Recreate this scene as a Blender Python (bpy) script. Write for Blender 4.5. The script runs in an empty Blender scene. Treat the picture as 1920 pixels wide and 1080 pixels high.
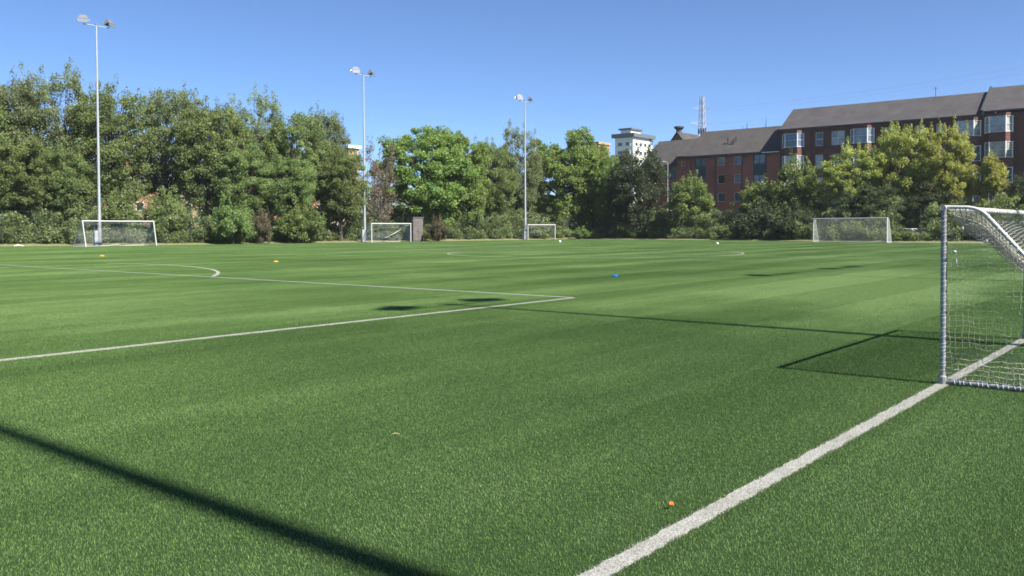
import bpy, bmesh, math, random
import numpy as np
from mathutils import Vector, Matrix

random.seed(7)
rng = np.random.default_rng(7)
R = math.radians
scene = bpy.context.scene
COL = scene.collection

# ------------------------------------------------------------------ camera
EYE = 1.57
cam_data = bpy.data.cameras.new("camera")
cam = bpy.data.objects.new("camera", cam_data)
COL.objects.link(cam)
cam_data.sensor_width = 36.0
cam_data.lens = 36.0 * 1650 / 1920
cam_data.shift_y = -0.0353
cam_data.clip_start = 0.05
cam_data.clip_end = 6000
cam.matrix_world = Matrix.Translation((0, 0, EYE)) @ (Matrix.Rotation(R(90 - 1.5), 4, 'X') @ Matrix.Rotation(R(-0.2), 4, 'Z'))
scene.camera = cam

# ------------------------------------------------------------------ sky, sun, exposure
SUN_ELEV = 46.0
SUN_AZ = 129.5                      # clockwise from +Y
world = bpy.data.worlds.new("World")
scene.world = world
world.use_nodes = True
wn = world.node_tree.nodes
wl = world.node_tree.links
wn.clear()
sky = wn.new("ShaderNodeTexSky")
sky.sky_type = 'NISHITA'
sky.sun_disc = False
sky.sun_elevation = R(SUN_ELEV)
sky.sun_rotation = R(SUN_AZ)
sky.altitude = 0
sky.air_density = 0.6
sky.dust_density = 0.15
sky.ozone_density = 7.6
bg = wn.new("ShaderNodeBackground")
bg.inputs["Strength"].default_value = 0.065
wo = wn.new("ShaderNodeOutputWorld")
wl.new(sky.outputs[0], bg.inputs["Color"])
wl.new(bg.outputs[0], wo.inputs["Surface"])

sd = bpy.data.lights.new("sun", 'SUN')
sd.energy = 4.3
sd.angle = R(0.53)
sd.color = (1.0, 0.95, 0.86)
sun = bpy.data.objects.new("sun", sd)
COL.objects.link(sun)
_az = R(SUN_AZ)
to_sun = Vector((math.sin(_az) * math.cos(R(SUN_ELEV)), math.cos(_az) * math.cos(R(SUN_ELEV)), math.sin(R(SUN_ELEV))))
sun.rotation_euler = (-to_sun).to_track_quat('-Z', 'Y').to_euler()
sun.location = (60, -60, 60)

scene.view_settings.view_transform = 'Standard'
scene.view_settings.look = 'None'
scene.view_settings.exposure = 1.48
scene.view_settings.gamma = 1.0
scene.view_settings.use_curve_mapping = False
scene.render.engine = 'CYCLES'
scene.cycles.use_denoising = True
scene.cycles.denoiser = 'OPENIMAGEDENOISE'
scene.cycles.denoising_input_passes = 'RGB_ALBEDO_NORMAL'
scene.cycles.denoising_prefilter = 'ACCURATE'
scene.cycles.max_bounces = 7
scene.cycles.diffuse_bounces = 5
scene.cycles.transmission_bounces = 5
scene.cycles.transparent_max_bounces = 8
scene.cycles.caustics_reflective = False
scene.cycles.caustics_refractive = False
scene.render.film_transparent = False
scene.cycles.pixel_filter_type = 'BLACKMAN_HARRIS'
scene.cycles.filter_width = 1.7

# ------------------------------------------------------------------ frames of reference
# the pitch has its own axes: u along its length, n across it (metres)
AZU = R(39.2)
U = Vector((math.sin(AZU), math.cos(AZU), 0))
N = Vector((-math.cos(AZU), math.sin(AZU), 0))

def W(u, n, z=0.0):
    return Vector((U.x * u + N.x * n, U.y * u + N.y * n, z))

def at(bearing, d, z=0.0):
    """a place d metres ahead on a compass bearing given as its tangent x 1650 + 960"""
    return Vector(((bearing - 960) / 1650 * d, d, z))

def n_on(u, bearing):
    t = (bearing - 960) / 1650
    d = u / (U.x * t + U.y)
    return d * (N.x * t + N.y)

# ------------------------------------------------------------------ materials
def new_mat(name):
    m = bpy.data.materials.new(name)
    m.use_nodes = True
    nt = m.node_tree
    nt.nodes.clear()
    out = nt.nodes.new("ShaderNodeOutputMaterial")
    return m, nt, out

def ramp(nt, fac, stops):
    r = nt.nodes.new("ShaderNodeValToRGB")
    el = r.color_ramp.elements
    while len(el) < len(stops):
        el.new(0.5)
    for e, (p, c) in zip(el, stops):
        e.position = p
        e.color = (c[0], c[1], c[2], 1)
    nt.links.new(fac, r.inputs[0])
    return r.outputs[0]

def noise(nt, scale, detail=4, vec=None, rough=0.55):
    t = nt.nodes.new("ShaderNodeTexNoise")
    t.inputs["Scale"].default_value = scale
    t.inputs["Detail"].default_value = detail
    t.inputs["Roughness"].default_value = rough
    if vec is not None:
        nt.links.new(vec, t.inputs["Vector"])
    return t.outputs["Fac"]

def objcoord(nt):
    return nt.nodes.new("ShaderNodeTexCoord").outputs["Object"]

def worldpos(nt):
    return nt.nodes.new("ShaderNodeNewGeometry").outputs["Position"]

def mixc(nt, fac, a, b, mode='MIX'):
    m = nt.nodes.new("ShaderNodeMix")
    m.data_type = 'RGBA'
    m.blend_type = mode
    if isinstance(fac, (int, float)):
        m.inputs[0].default_value = fac
    else:
        nt.links.new(fac, m.inputs[0])
    for s, v in ((6, a), (7, b)):
        if isinstance(v, tuple):
            m.inputs[s].default_value = (v[0], v[1], v[2], 1)
        else:
            nt.links.new(v, m.inputs[s])
    return m.outputs[2]

def vmath(nt, op, a, b=None):
    m = nt.nodes.new("ShaderNodeVectorMath")
    m.operation = op
    for k, v in ((0, a), (1, b)):
        if v is None:
            continue
        if isinstance(v, (tuple, Vector)):
            m.inputs[k].default_value = tuple(v)
        else:
            nt.links.new(v, m.inputs[k])
    return m.outputs["Value"] if op == 'DOT_PRODUCT' else m.outputs["Vector"]

def fmath(nt, op, a, b=None):
    m = nt.nodes.new("ShaderNodeMath")
    m.operation = op
    for k, v in ((0, a), (1, b)):
        if v is None:
            continue
        if isinstance(v, (int, float)):
            m.inputs[k].default_value = v
        else:
            nt.links.new(v, m.inputs[k])
    return m.outputs[0]

def plain(name, col, rough=0.6, metal=0.0, var=0.15, scale=8.0, spec=0.4):
    m, nt, out = new_mat(name)
    b = nt.nodes.new("ShaderNodeBsdfPrincipled")
    f = noise(nt, scale, 5, objcoord(nt))
    lo = tuple(c * (1 - var) for c in col)
    hi = tuple(min(1, c * (1 + var)) for c in col)
    c = ramp(nt, f, [(0.3, lo), (0.7, hi)])
    nt.links.new(c, b.inputs["Base Color"])
    b.inputs["Roughness"].default_value = rough
    b.inputs["Metallic"].default_value = metal
    b.inputs["Specular IOR Level"].default_value = spec
    nt.links.new(b.outputs[0], out.inputs[0])
    return m

def leaf_mat(name, a, b, trans=0.45, gloss=0.015):
    m, nt, out = new_mat(name)
    at_ = nt.nodes.new("ShaderNodeAttribute")
    at_.attribute_name = "tint"
    oi = nt.nodes.new("ShaderNodeObjectInfo")
    c = mixc(nt, at_.outputs["Fac"], a, b)
    hsv = nt.nodes.new("ShaderNodeHueSaturation")
    rnd = oi.outputs["Random"]
    nt.links.new(fmath(nt, 'ADD', fmath(nt, 'MULTIPLY', rnd, 0.03), 0.485), hsv.inputs["Hue"])
    nt.links.new(fmath(nt, 'ADD', fmath(nt, 'MULTIPLY', rnd, 0.25), 0.88), hsv.inputs["Value"])
    nt.links.new(c, hsv.inputs["Color"])
    d = nt.nodes.new("ShaderNodeBsdfDiffuse")
    t = nt.nodes.new("ShaderNodeBsdfTranslucent")
    g = nt.nodes.new("ShaderNodeBsdfGlossy")
    g.inputs["Roughness"].default_value = 0.45
    nt.links.new(hsv.outputs[0], d.inputs["Color"])
    tc = mixc(nt, 1.0, hsv.outputs[0], (1.25, 1.15, 0.55), 'MULTIPLY')
    nt.links.new(tc, t.inputs["Color"])
    m1 = nt.nodes.new("ShaderNodeMixShader")
    m1.inputs[0].default_value = trans
    nt.links.new(d.outputs[0], m1.inputs[1])
    nt.links.new(t.outputs[0], m1.inputs[2])
    m2 = nt.nodes.new("ShaderNodeMixShader")
    m2.inputs[0].default_value = gloss
    nt.links.new(m1.outputs[0], m2.inputs[1])
    nt.links.new(g.outputs[0], m2.inputs[2])
    nt.links.new(m2.outputs[0], out.inputs[0])
    return m

def turf_colour(nt):
    """brushed streaks and patches of the pile, with light and dark tone painted in"""
    p = worldpos(nt)
    u = vmath(nt, 'DOT_PRODUCT', p, U)
    n = vmath(nt, 'DOT_PRODUCT', p, N)
    cmb = nt.nodes.new("ShaderNodeCombineXYZ")
    nt.links.new(fmath(nt, 'MULTIPLY', u, 0.055), cmb.inputs[0])
    nt.links.new(fmath(nt, 'MULTIPLY', n, 0.42), cmb.inputs[1])
    streak = noise(nt, 1.0, 5, cmb.outputs[0], 0.6)
    big = noise(nt, 0.16, 4, p, 0.6)
    f = fmath(nt, 'ADD', fmath(nt, 'MULTIPLY', streak, 0.6), fmath(nt, 'MULTIPLY', big, 0.4))
    def soft(x, c, w):
        m = nt.nodes.new("ShaderNodeMapRange")
        m.interpolation_type = 'SMOOTHSTEP'
        m.inputs["From Min"].default_value = w
        m.inputs["From Max"].default_value = w * 0.3
        nt.links.new(fmath(nt, 'ABSOLUTE', fmath(nt, 'SUBTRACT', x, c)), m.inputs["Value"])
        return m.outputs[0]
    # light and shade painted in as colour: paler stretch, darker patch by the touchline
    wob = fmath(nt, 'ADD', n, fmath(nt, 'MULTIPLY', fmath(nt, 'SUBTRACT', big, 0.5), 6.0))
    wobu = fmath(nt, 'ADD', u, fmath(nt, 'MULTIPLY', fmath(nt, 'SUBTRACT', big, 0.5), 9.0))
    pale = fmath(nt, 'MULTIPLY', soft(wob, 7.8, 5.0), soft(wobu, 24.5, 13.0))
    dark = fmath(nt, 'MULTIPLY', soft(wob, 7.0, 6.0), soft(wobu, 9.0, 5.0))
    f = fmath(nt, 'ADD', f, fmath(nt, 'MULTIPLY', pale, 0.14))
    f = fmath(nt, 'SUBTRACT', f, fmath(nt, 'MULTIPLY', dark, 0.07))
    return f

M = {}

def blade_material(name, dark, mid, light):
    m, nt, out = new_mat(name)
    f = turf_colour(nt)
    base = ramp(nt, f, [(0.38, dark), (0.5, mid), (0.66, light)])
    a = nt.nodes.new("ShaderNodeAttribute")
    a.attribute_name = "tint"
    v = ramp(nt, a.outputs["Fac"], [(0.0, (0.50, 0.56, 0.52)), (0.55, (0.95, 1.0, 1.0)), (0.85, (1.25, 1.15, 1.0)), (1.0, (2.2, 2.0, 1.7))])
    c = mixc(nt, 1.0, base, v, 'MULTIPLY')
    b = nt.nodes.new("ShaderNodeBsdfPrincipled")
    b.inputs["Roughness"].default_value = 0.6
    b.inputs["Specular IOR Level"].default_value = 0.35
    nt.links.new(c, b.inputs["Base Color"])
    t = nt.nodes.new("ShaderNodeBsdfTranslucent")
    nt.links.new(c, t.inputs["Color"])
    ms = nt.nodes.new("ShaderNodeMixShader")
    ms.inputs[0].default_value = 0.25
    nt.links.new(b.outputs[0], ms.inputs[1])
    nt.links.new(t.outputs[0], ms.inputs[2])
    nt.links.new(ms.outputs[0], out.inputs[0])
    return m

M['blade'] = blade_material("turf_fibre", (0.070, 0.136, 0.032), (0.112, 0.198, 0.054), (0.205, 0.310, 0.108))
M['white_blade'] = blade_material("white_turf_fibre", (0.31, 0.30, 0.285), (0.35, 0.34, 0.32), (0.39, 0.38, 0.36))

def infill_material():
    m, nt, out = new_mat("turf_infill")
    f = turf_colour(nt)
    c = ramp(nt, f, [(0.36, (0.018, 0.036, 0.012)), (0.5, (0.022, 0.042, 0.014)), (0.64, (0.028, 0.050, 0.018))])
    b = nt.nodes.new("ShaderNodeBsdfPrincipled")
    b.inputs["Roughness"].default_value = 0.9
    b.inputs["Specular IOR Level"].default_value = 0.1
    nt.links.new(c, b.inputs["Base Color"])
    nt.links.new(b.outputs[0], out.inputs[0])
    return m
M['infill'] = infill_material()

def line_material():
    m, nt, out = new_mat("white_line_pile")
    p = worldpos(nt)
    f = noise(nt, 75, 4, p, 0.7)
    f2 = noise(nt, 5, 5, p)
    c = ramp(nt, f, [(0.35, (0.17, 0.165, 0.155)), (0.62, (0.43, 0.42, 0.395))])
    c2 = ramp(nt, f2, [(0.3, (0.72, 0.73, 0.70)), (0.7, (1, 1, 1))])
    c = mixc(nt, 1.0, c, c2, 'MULTIPLY')
    b = nt.nodes.new("ShaderNodeBsdfPrincipled")
    b.inputs["Roughness"].default_value = 0.75
    bump = nt.nodes.new("ShaderNodeBump")
    bump.inputs["Strength"].default_value = 0.6
    bump.inputs["Distance"].default_value = 0.01
    nt.links.new(f, bump.inputs["Height"])
    nt.links.new(bump.outputs[0], b.inputs["Normal"])
    nt.links.new(c, b.inputs["Base Color"])
    nt.links.new(b.outputs[0], out.inputs[0])
    return m
M['line'] = line_material()

def ground_material(name, stops, scale):
    m, nt, out = new_mat(name)
    p = worldpos(nt)
    f = noise(nt, scale, 8, p, 0.7)
    c = ramp(nt, f, stops)
    b = nt.nodes.new("ShaderNodeBsdfPrincipled")
    b.inputs["Roughness"].default_value = 0.95
    b.inputs["Specular IOR Level"].default_value = 0.1
    nt.links.new(c, b.inputs["Base Color"])
    nt.links.new(b.outputs[0], out.inputs[0])
    return m
M['ground'] = ground_material("rough_grass_ground", [(0.3, (0.045, 0.07, 0.025)), (0.55, (0.08, 0.10, 0.04)), (0.75, (0.13, 0.12, 0.06))], 0.6)
M['verge'] = ground_material("dry_verge", [(0.3, (0.11, 0.13, 0.055)), (0.5, (0.17, 0.17, 0.085)), (0.7, (0.24, 0.21, 0.12))], 1.7)

M['white_paint'] = plain("white_painted_metal", (0.52, 0.52, 0.50), 0.4, 0, 0.06)
M['worn_alu'] = plain("worn_grey_metal", (0.25, 0.255, 0.25), 0.6, 0.0, 0.25, 14)
M['galv'] = plain("galvanised_steel", (0.36, 0.39, 0.42), 0.45, 0.2, 0.08, 3)
M['galv_dark'] = plain("weathered_steel", (0.20, 0.215, 0.23), 0.55, 0.2, 0.15, 3)
M['lamp_body'] = plain("lamp_housing_grey", (0.21, 0.22, 0.24), 0.4, 0.4, 0.08)
M['lamp_dark'] = plain("lamp_glass_dark", (0.03, 0.04, 0.06), 0.2, 0, 0.1)
M['twine'] = plain("net_twine", (0.42, 0.41, 0.35), 0.7, 0, 0.15, 5)
M['grey_twine'] = plain("grey_net_twine", (0.50, 0.51, 0.48), 0.7, 0, 0.2, 2)
M['old_twine'] = plain('old_net_twine', (0.30, 0.29, 0.26), 0.8, 0, 0.2, 4)
M['rope'] = plain("white_rope", (0.50, 0.49, 0.46), 0.7, 0, 0.1, 30)
M['yellow'] = plain("yellow_plastic", (0.50, 0.29, 0.01), 0.45, 0, 0.08)
M['blue'] = plain("blue_plastic", (0.01, 0.09, 0.33), 0.45, 0, 0.08)
M['orange'] = plain("orange_plastic", (0.55, 0.13, 0.01), 0.4, 0, 0.1)
M['straw'] = plain("dry_straw", (0.55, 0.45, 0.18), 0.8, 0, 0.2)
M['ball'] = plain("white_ball", (0.82, 0.82, 0.78), 0.35, 0, 0.04)
M['bark'] = plain("bark", (0.085, 0.07, 0.055), 0.95, 0, 0.35, 3, 0.1)
M['pale_bark'] = plain("pale_bark", (0.20, 0.18, 0.15), 0.95, 0, 0.3, 3, 0.1)
M['fence'] = plain("dark_green_fence", (0.035, 0.055, 0.04), 0.5, 0.2, 0.1)
M['cabinet'] = plain("brown_grey_steel", (0.13, 0.115, 0.105), 0.6, 0.1, 0.2, 2)
M['pylon'] = plain("pylon_steel", (0.42, 0.40, 0.45), 0.5, 0.1, 0.1, 1)
M['cable'] = plain("cable_grey", (0.30, 0.32, 0.38), 0.6, 0.2, 0.05, 1)
M['white_frame'] = plain("white_window_frame", (0.76, 0.77, 0.76), 0.5, 0, 0.04)
M['blue_frame'] = plain("dark_blue_frame", (0.05, 0.07, 0.09), 0.5, 0, 0.1)
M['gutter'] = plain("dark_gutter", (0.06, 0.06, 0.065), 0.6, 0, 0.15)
M['white_wall'] = plain("white_render", (0.78, 0.77, 0.70), 0.85, 0, 0.06, 0.4)
M['grey_roof'] = plain("grey_metal_roof", (0.11, 0.13, 0.15), 0.6, 0.1, 0.1)
M['tan_wall'] = plain("tan_brick", (0.34, 0.26, 0.17), 0.9, 0, 0.15, 3)
M['orange_wall'] = plain("orange_brick", (0.30, 0.155, 0.095), 0.9, 0, 0.2, 3)
M['car_white'] = plain("white_car_paint", (0.75, 0.75, 0.74), 0.25, 0, 0.02)
M['car_silver'] = plain("silver_car_paint", (0.42, 0.44, 0.46), 0.3, 0.5, 0.03)
M['tyre'] = plain("tyre_rubber", (0.02, 0.02, 0.02), 0.85, 0, 0.1)
M['paper'] = plain("white_litter", (0.75, 0.74, 0.70), 0.8, 0, 0.05)

def glass_material(name, col):
    m, nt, out = new_mat(name)
    b = nt.nodes.new("ShaderNodeBsdfPrincipled")
    f = noise(nt, 0.6, 3, objcoord(nt))
    c = ramp(nt, f, [(0.35, tuple(x * 0.4 for x in col)), (0.65, col)])
    nt.links.new(c, b.inputs["Base Color"])
    b.inputs["Roughness"].default_value = 0.06
    b.inputs["Specular IOR Level"].default_value = 0.9
    nt.links.new(b.outputs[0], out.inputs[0])
    return m
M['glass'] = glass_material("window_glass", (0.28, 0.30, 0.33))
M['glass_blue'] = glass_material('painted_sky_glass', (0.13, 0.17, 0.24))  # blue of a reflected sky put into the base colour
M['glass_pale'] = glass_material('curtained_window_glass', (0.46, 0.45, 0.42))
M['glass_dark'] = glass_material("dark_window_glass", (0.035, 0.04, 0.05))

def masonry(name, a, b, brick_h=0.075, mortar=(0.25, 0.2, 0.17), var=0.3):
    m, nt, out = new_mat(name)
    co = objcoord(nt)
    u = vmath(nt, 'DOT_PRODUCT', co, U)
    n = vmath(nt, 'DOT_PRODUCT', co, N)
    z = vmath(nt, 'DOT_PRODUCT', co, (0, 0, 1))
    cmb = nt.nodes.new("ShaderNodeCombineXYZ")
    nt.links.new(fmath(nt, 'ADD', u, n), cmb.inputs[0])
    nt.links.new(z, cmb.inputs[1])
    bt = nt.nodes.new("ShaderNodeTexBrick")
    nt.links.new(cmb.outputs[0], bt.inputs["Vector"])
    bt.inputs["Scale"].default_value = 1.0
    bt.inputs["Brick Width"].default_value = brick_h * 3
    bt.inputs["Row Height"].default_value = brick_h
    bt.inputs["Mortar Size"].default_value = brick_h * 0.12
    bt.inputs["Color1"].default_value = (*a, 1)
    bt.inputs["Color2"].default_value = (*b, 1)
    bt.inputs["Mortar"].default_value = (*mortar, 1)
    f = noise(nt, 0.35, 6, co)
    v = ramp(nt, f, [(0.3, (1 - var,) * 3), (0.7, (1 + var * 0.5,) * 3)])
    c = mixc(nt, 1.0, bt.outputs["Color"], v, 'MULTIPLY')
    s = nt.nodes.new("ShaderNodeBsdfPrincipled")
    s.inputs["Roughness"].default_value = 0.9
    s.inputs["Specular IOR Level"].default_value = 0.2
    nt.links.new(c, s.inputs["Base Color"])
    nt.links.new(s.outputs[0], out.inputs[0])
    return m
M['sandstone'] = masonry("red_sandstone", (0.200, 0.092, 0.074), (0.165, 0.078, 0.062), 0.3, (0.12, 0.07, 0.06))
M['brick'] = masonry("red_brick", (0.43, 0.125, 0.090), (0.36, 0.105, 0.076), 0.075, (0.30, 0.19, 0.15), 0.2)
M['brown_brick'] = masonry("brown_brick", (0.22, 0.13, 0.10), (0.18, 0.11, 0.08), 0.075, (0.2, 0.16, 0.13), 0.2)

def slate(name, a, b):
    m, nt, out = new_mat(name)
    co = objcoord(nt)
    n = vmath(nt, 'DOT_PRODUCT', co, N)
    z = vmath(nt, 'DOT_PRODUCT', co, (0, 0, 1))
    cmb = nt.nodes.new("ShaderNodeCombineXYZ")
    nt.links.new(n, cmb.inputs[0])
    nt.links.new(z, cmb.inputs[1])
    bt = nt.nodes.new("ShaderNodeTexBrick")
    nt.links.new(cmb.outputs[0], bt.inputs["Vector"])
    bt.inputs["Brick Width"].default_value = 0.4
    bt.inputs["Row Height"].default_value = 0.16
    bt.inputs["Scale"].default_value = 1.0
    bt.inputs["Mortar Size"].default_value = 0.01
    bt.inputs["Color1"].default_value = (*a, 1)
    bt.inputs["Color2"].default_value = (*b, 1)
    bt.inputs["Mortar"].default_value = (a[0] * .5, a[1] * .5, a[2] * .5, 1)
    f = noise(nt, 0.5, 7, co, 0.7)
    v = ramp(nt, f, [(0.3, (0.75,) * 3), (0.7, (1.2,) * 3)])
    c = mixc(nt, 1.0, bt.outputs["Color"], v, 'MULTIPLY')
    s = nt.nodes.new("ShaderNodeBsdfPrincipled")
    s.inputs["Roughness"].default_value = 0.75
    s.inputs["Specular IOR Level"].default_value = 0.3
    nt.links.new(c, s.inputs["Base Color"])
    nt.links.new(s.outputs[0], out.inputs[0])
    return m
M['slate'] = slate("grey_slate", (0.080, 0.074, 0.075), (0.066, 0.062, 0.064))
M['tile_roof'] = slate("brown_grey_tiles", (0.072, 0.065, 0.062), (0.060, 0.055, 0.053))

# ------------------------------------------------------------------ object helpers
def link(name, mesh, mat, parent=None):
    o = bpy.data.objects.new(name, mesh)
    COL.objects.link(o)
    if mat is not None and not mesh.materials:
        mesh.materials.append(mat)
    if parent is not None:
        o.parent = parent
        o.matrix_parent_inverse = parent.matrix_basis.inverted()
    return o

def thing(name, label, cat, loc=(0, 0, 0), group=None, rotz=0.0):
    o = bpy.data.objects.new(name, None)
    COL.objects.link(o)
    o.empty_display_size = 0.5
    o.location = loc
    o.rotation_euler = (0, 0, rotz)
    tag(o, label, cat, group)
    return o

def tag(o, label, cat, group=None):
    o['label'] = label
    o['category'] = cat
    if group:
        o['group'] = group
    return o

class MB:
    """collects simple solids into one mesh"""
    def __init__(self):
        self.v, self.f = [], []

    def poly(self, pts, faces):
        k = len(self.v)
        self.v += [tuple(p) for p in pts]
        self.f += [tuple(i + k for i in f) for f in faces]
        return self

    def box_uv(self, u0, u1, n0, n1, z0, z1):
        p = [W(u, n, z) for z in (z0, z1) for (u, n) in ((u0, n0), (u1, n0), (u1, n1), (u0, n1))]
        return self.poly(p, [(0, 1, 2, 3), (4, 7, 6, 5), (0, 4, 5, 1), (1, 5, 6, 2), (2, 6, 7, 3), (3, 7, 4, 0)])

    def box(self, x0, x1, y0, y1, z0, z1):
        p = [(x, y, z) for z in (z0, z1) for (x, y) in ((x0, y0), (x1, y0), (x1, y1), (x0, y1))]
        return self.poly(p, [(0, 3, 2, 1), (4, 5, 6, 7), (0, 1, 5, 4), (1, 2, 6, 5), (2, 3, 7, 6), (3, 0, 4, 7)])

    def tube(self, pts, radii, sides=8, cap=True):
        pts = [Vector(p) for p in pts]
        if isinstance(radii, (int, float)):
            radii = [radii] * len(pts)
        k = len(self.v)
        ref = None
        for i, p in enumerate(pts):
            d = (pts[min(i + 1, len(pts) - 1)] - pts[max(i - 1, 0)]).normalized()
            if ref is None:
                ref = Vector((0, 0, 1)) if abs(d.z) < 0.9 else Vector((1, 0, 0))
            a = d.cross(ref).normalized()
            b = d.cross(a).normalized()
            ref = a.cross(d)
            for s in range(sides):
                w = 2 * math.pi * s / sides
                self.v.append(tuple(p + (a * math.cos(w) + b * math.sin(w)) * radii[i]))
        for i in range(len(pts) - 1):
            for s in range(sides):
                t = (s + 1) % sides
                self.f.append((k + i * sides + s, k + i * sides + t, k + (i + 1) * sides + t, k + (i + 1) * sides + s))
        if cap:
            self.f.append(tuple(k + s for s in range(sides))[::-1])
            self.f.append(tuple(k + (len(pts) - 1) * sides + s for s in range(sides)))
        return self

    def lathe(self, prof, sides=20, centre=(0, 0, 0)):
        k = len(self.v)
        cx, cy, cz = centre
        for r, z in prof:
            for s in range(sides):
                w = 2 * math.pi * s / sides
                self.v.append((cx + r * math.cos(w), cy + r * math.sin(w), cz + z))
        for i in range(len(prof) - 1):
            for s in range(sides):
                t = (s + 1) % sides
                self.f.append((k + i * sides + s, k + i * sides + t, k + (i + 1) * sides + t, k + (i + 1) * sides + s))
        return self

    def build(self, name, mat, parent=None, smooth=False, recalc=True):
        me = bpy.data.meshes.new(name)
        me.from_pydata(self.v, [], self.f)
        if recalc:
            bm = bmesh.new()
            bm.from_mesh(me)
            bmesh.ops.recalc_face_normals(bm, faces=bm.faces)
            bm.to_mesh(me)
            bm.free()
        if smooth:
            me.polygons.foreach_set("use_smooth", [True] * len(me.polygons))
            try:
                me.set_sharp_from_angle(angle=R(40))
            except Exception:
                pass
        me.update()
        return link(name, me, mat, parent)

def np_mesh(name, verts, faces, tint=None):
    """verts (V,3), faces (F,k) arrays -> mesh, with an optional per-vertex tint"""
    me = bpy.data.meshes.new(name)
    V, F, k = len(verts), len(faces), faces.shape[1]
    me.vertices.add(V)
    me.vertices.foreach_set("co", verts.astype(np.float32).ravel())
    me.loops.add(F * k)
    me.loops.foreach_set("vertex_index", faces.astype(np.int32).ravel())
    me.polygons.add(F)
    me.polygons.foreach_set("loop_start", np.arange(0, F * k, k, dtype=np.int32))
    try:
        me.polygons.foreach_set("loop_total", np.full(F, k, dtype=np.int32))
    except Exception:
        pass
    if tint is not None:
        a = me.attributes.new("tint", 'FLOAT', 'POINT')
        a.data.foreach_set("value", tint.astype(np.float32))
    me.update(calc_edges=True)
    return me

# ------------------------------------------------------------------ ground, pitch
EDGE = [(-260, 80), (0, 87), (300, 91), (480, 98), (700, 108), (960, 122), (1100, 134), (1380, 113), (1600, 97), (1780, 87), (2100, 76), (2500, 66)]

def edge_d(b):
    for (b0, d0), (b1, d1) in zip(EDGE, EDGE[1:]):
        if b0 <= b <= b1:
            # straight in plan between the two corners
            p0, p1 = at(b0, d0), at(b1, d1)
            t = (b - 960) / 1650
            dx, dy = p1.x - p0.x, p1.y - p0.y
            s = (t * p0.y - p0.x) / (dx - t * dy)
            return p0.y + dy * s
    return EDGE[0][1] if b < EDGE[0][0] else EDGE[-1][1]

g = MB()
S = 1600
for i in range(-6, 6):
    for j in range(-6, 6):
        x0, x1, y0, y1 = i * S / 6, (i + 1) * S / 6, j * S / 6, (j + 1) * S / 6
        g.poly([(x0, y0, -0.02), (x1, y0, -0.02), (x1, y1, -0.02), (x0, y1, -0.02)], [(0, 1, 2, 3)])
ground = g.build("ground", M['ground'])
ground['kind'] = 'structure'

far_edge = [at(b, d) for b, d in EDGE]
near_pts = [W(-30, -12), W(110, -12)]
outline = [W(-60, 20), W(-60, -12)] + [W(40, -12), W(75, -12)] + list(reversed(far_edge))
pm = bpy.data.meshes.new("pitch")
bm = bmesh.new()
vs = [bm.verts.new((p.x, p.y, 0.0)) for p in outline]
bm.faces.new(vs)
bmesh.ops.triangulate(bm, faces=bm.faces[:])
bmesh.ops.recalc_face_normals(bm, faces=bm.faces[:])
for f in bm.faces:
    if f.normal.z < 0:
        f.normal_flip()
bm.to_mesh(pm)
bm.free()
pitch = link("pitch", pm, M['infill'])
pitch['kind'] = 'structure'

# verge strip between turf and undergrowth
g = MB()
prev = None
for b in range(-260, 2500, 20):
    d = edge_d(b)
    a0, a1 = at(b, d - 0.25 + 0.12 * math.sin(b * 0.9), 0.012), at(b, d + 7, 0.55)
    if prev:
        g.poly([prev[0], a0, a1, prev[1]], [(0, 1, 2, 3)])
    prev = (a0, a1)
verge = g.build("verge", M['verge'])
verge['kind'] = 'structure'

# ---- white lines: strips of white pile as high as the green pile
PILE = 0.0125
G_N = 2.20                                   # the near touchline
LINES = []                                   # sampled centre lines: (name, list of (u, n), half width)
LINES.append(("touchline", [(u, G_N) for u in np.concatenate([np.arange(-4, 14, 0.06), np.arange(14, 94.01, 0.25)])], 0.056))
LINES.append(("penalty_area_line", [(u, 11.48) for u in np.arange(-1, 16.33, 0.25)], 0.062))
LINES.append(("penalty_area_line", [(16.27, n) for n in np.arange(11.48, 43.5, 0.25)], 0.062))
LINES.append(("halfway_line", [(47.0, n) for n in np.arange(2.4, 61.0, 0.5)], 0.05))
LINES.append(("centre_circle", [(47.0 + 9.3 * math.cos(a), 31.6 + 9.3 * math.sin(a)) for a in np.linspace(0, 2 * math.pi, 160)], 0.065))
arc = []
for n in np.arange(26.4, 41.6, 0.2):
    arc.append((3.15 + math.sqrt(17.6 ** 2 - (n - 37.9) ** 2), n))
LINES.append(("penalty_arc", arc, 0.07))
LINES.append(("far_goal_line", [(96.5, n) for n in np.arange(10, 52, 0.5)], 0.05))
_p = at(15, 37.2)
_u0, _n0 = _p.dot(U), _p.dot(N)
LINES.append(("goal_area_line", [(_u0 - k, _n0) for k in np.arange(0, 9, 0.5)], 0.055))

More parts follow.
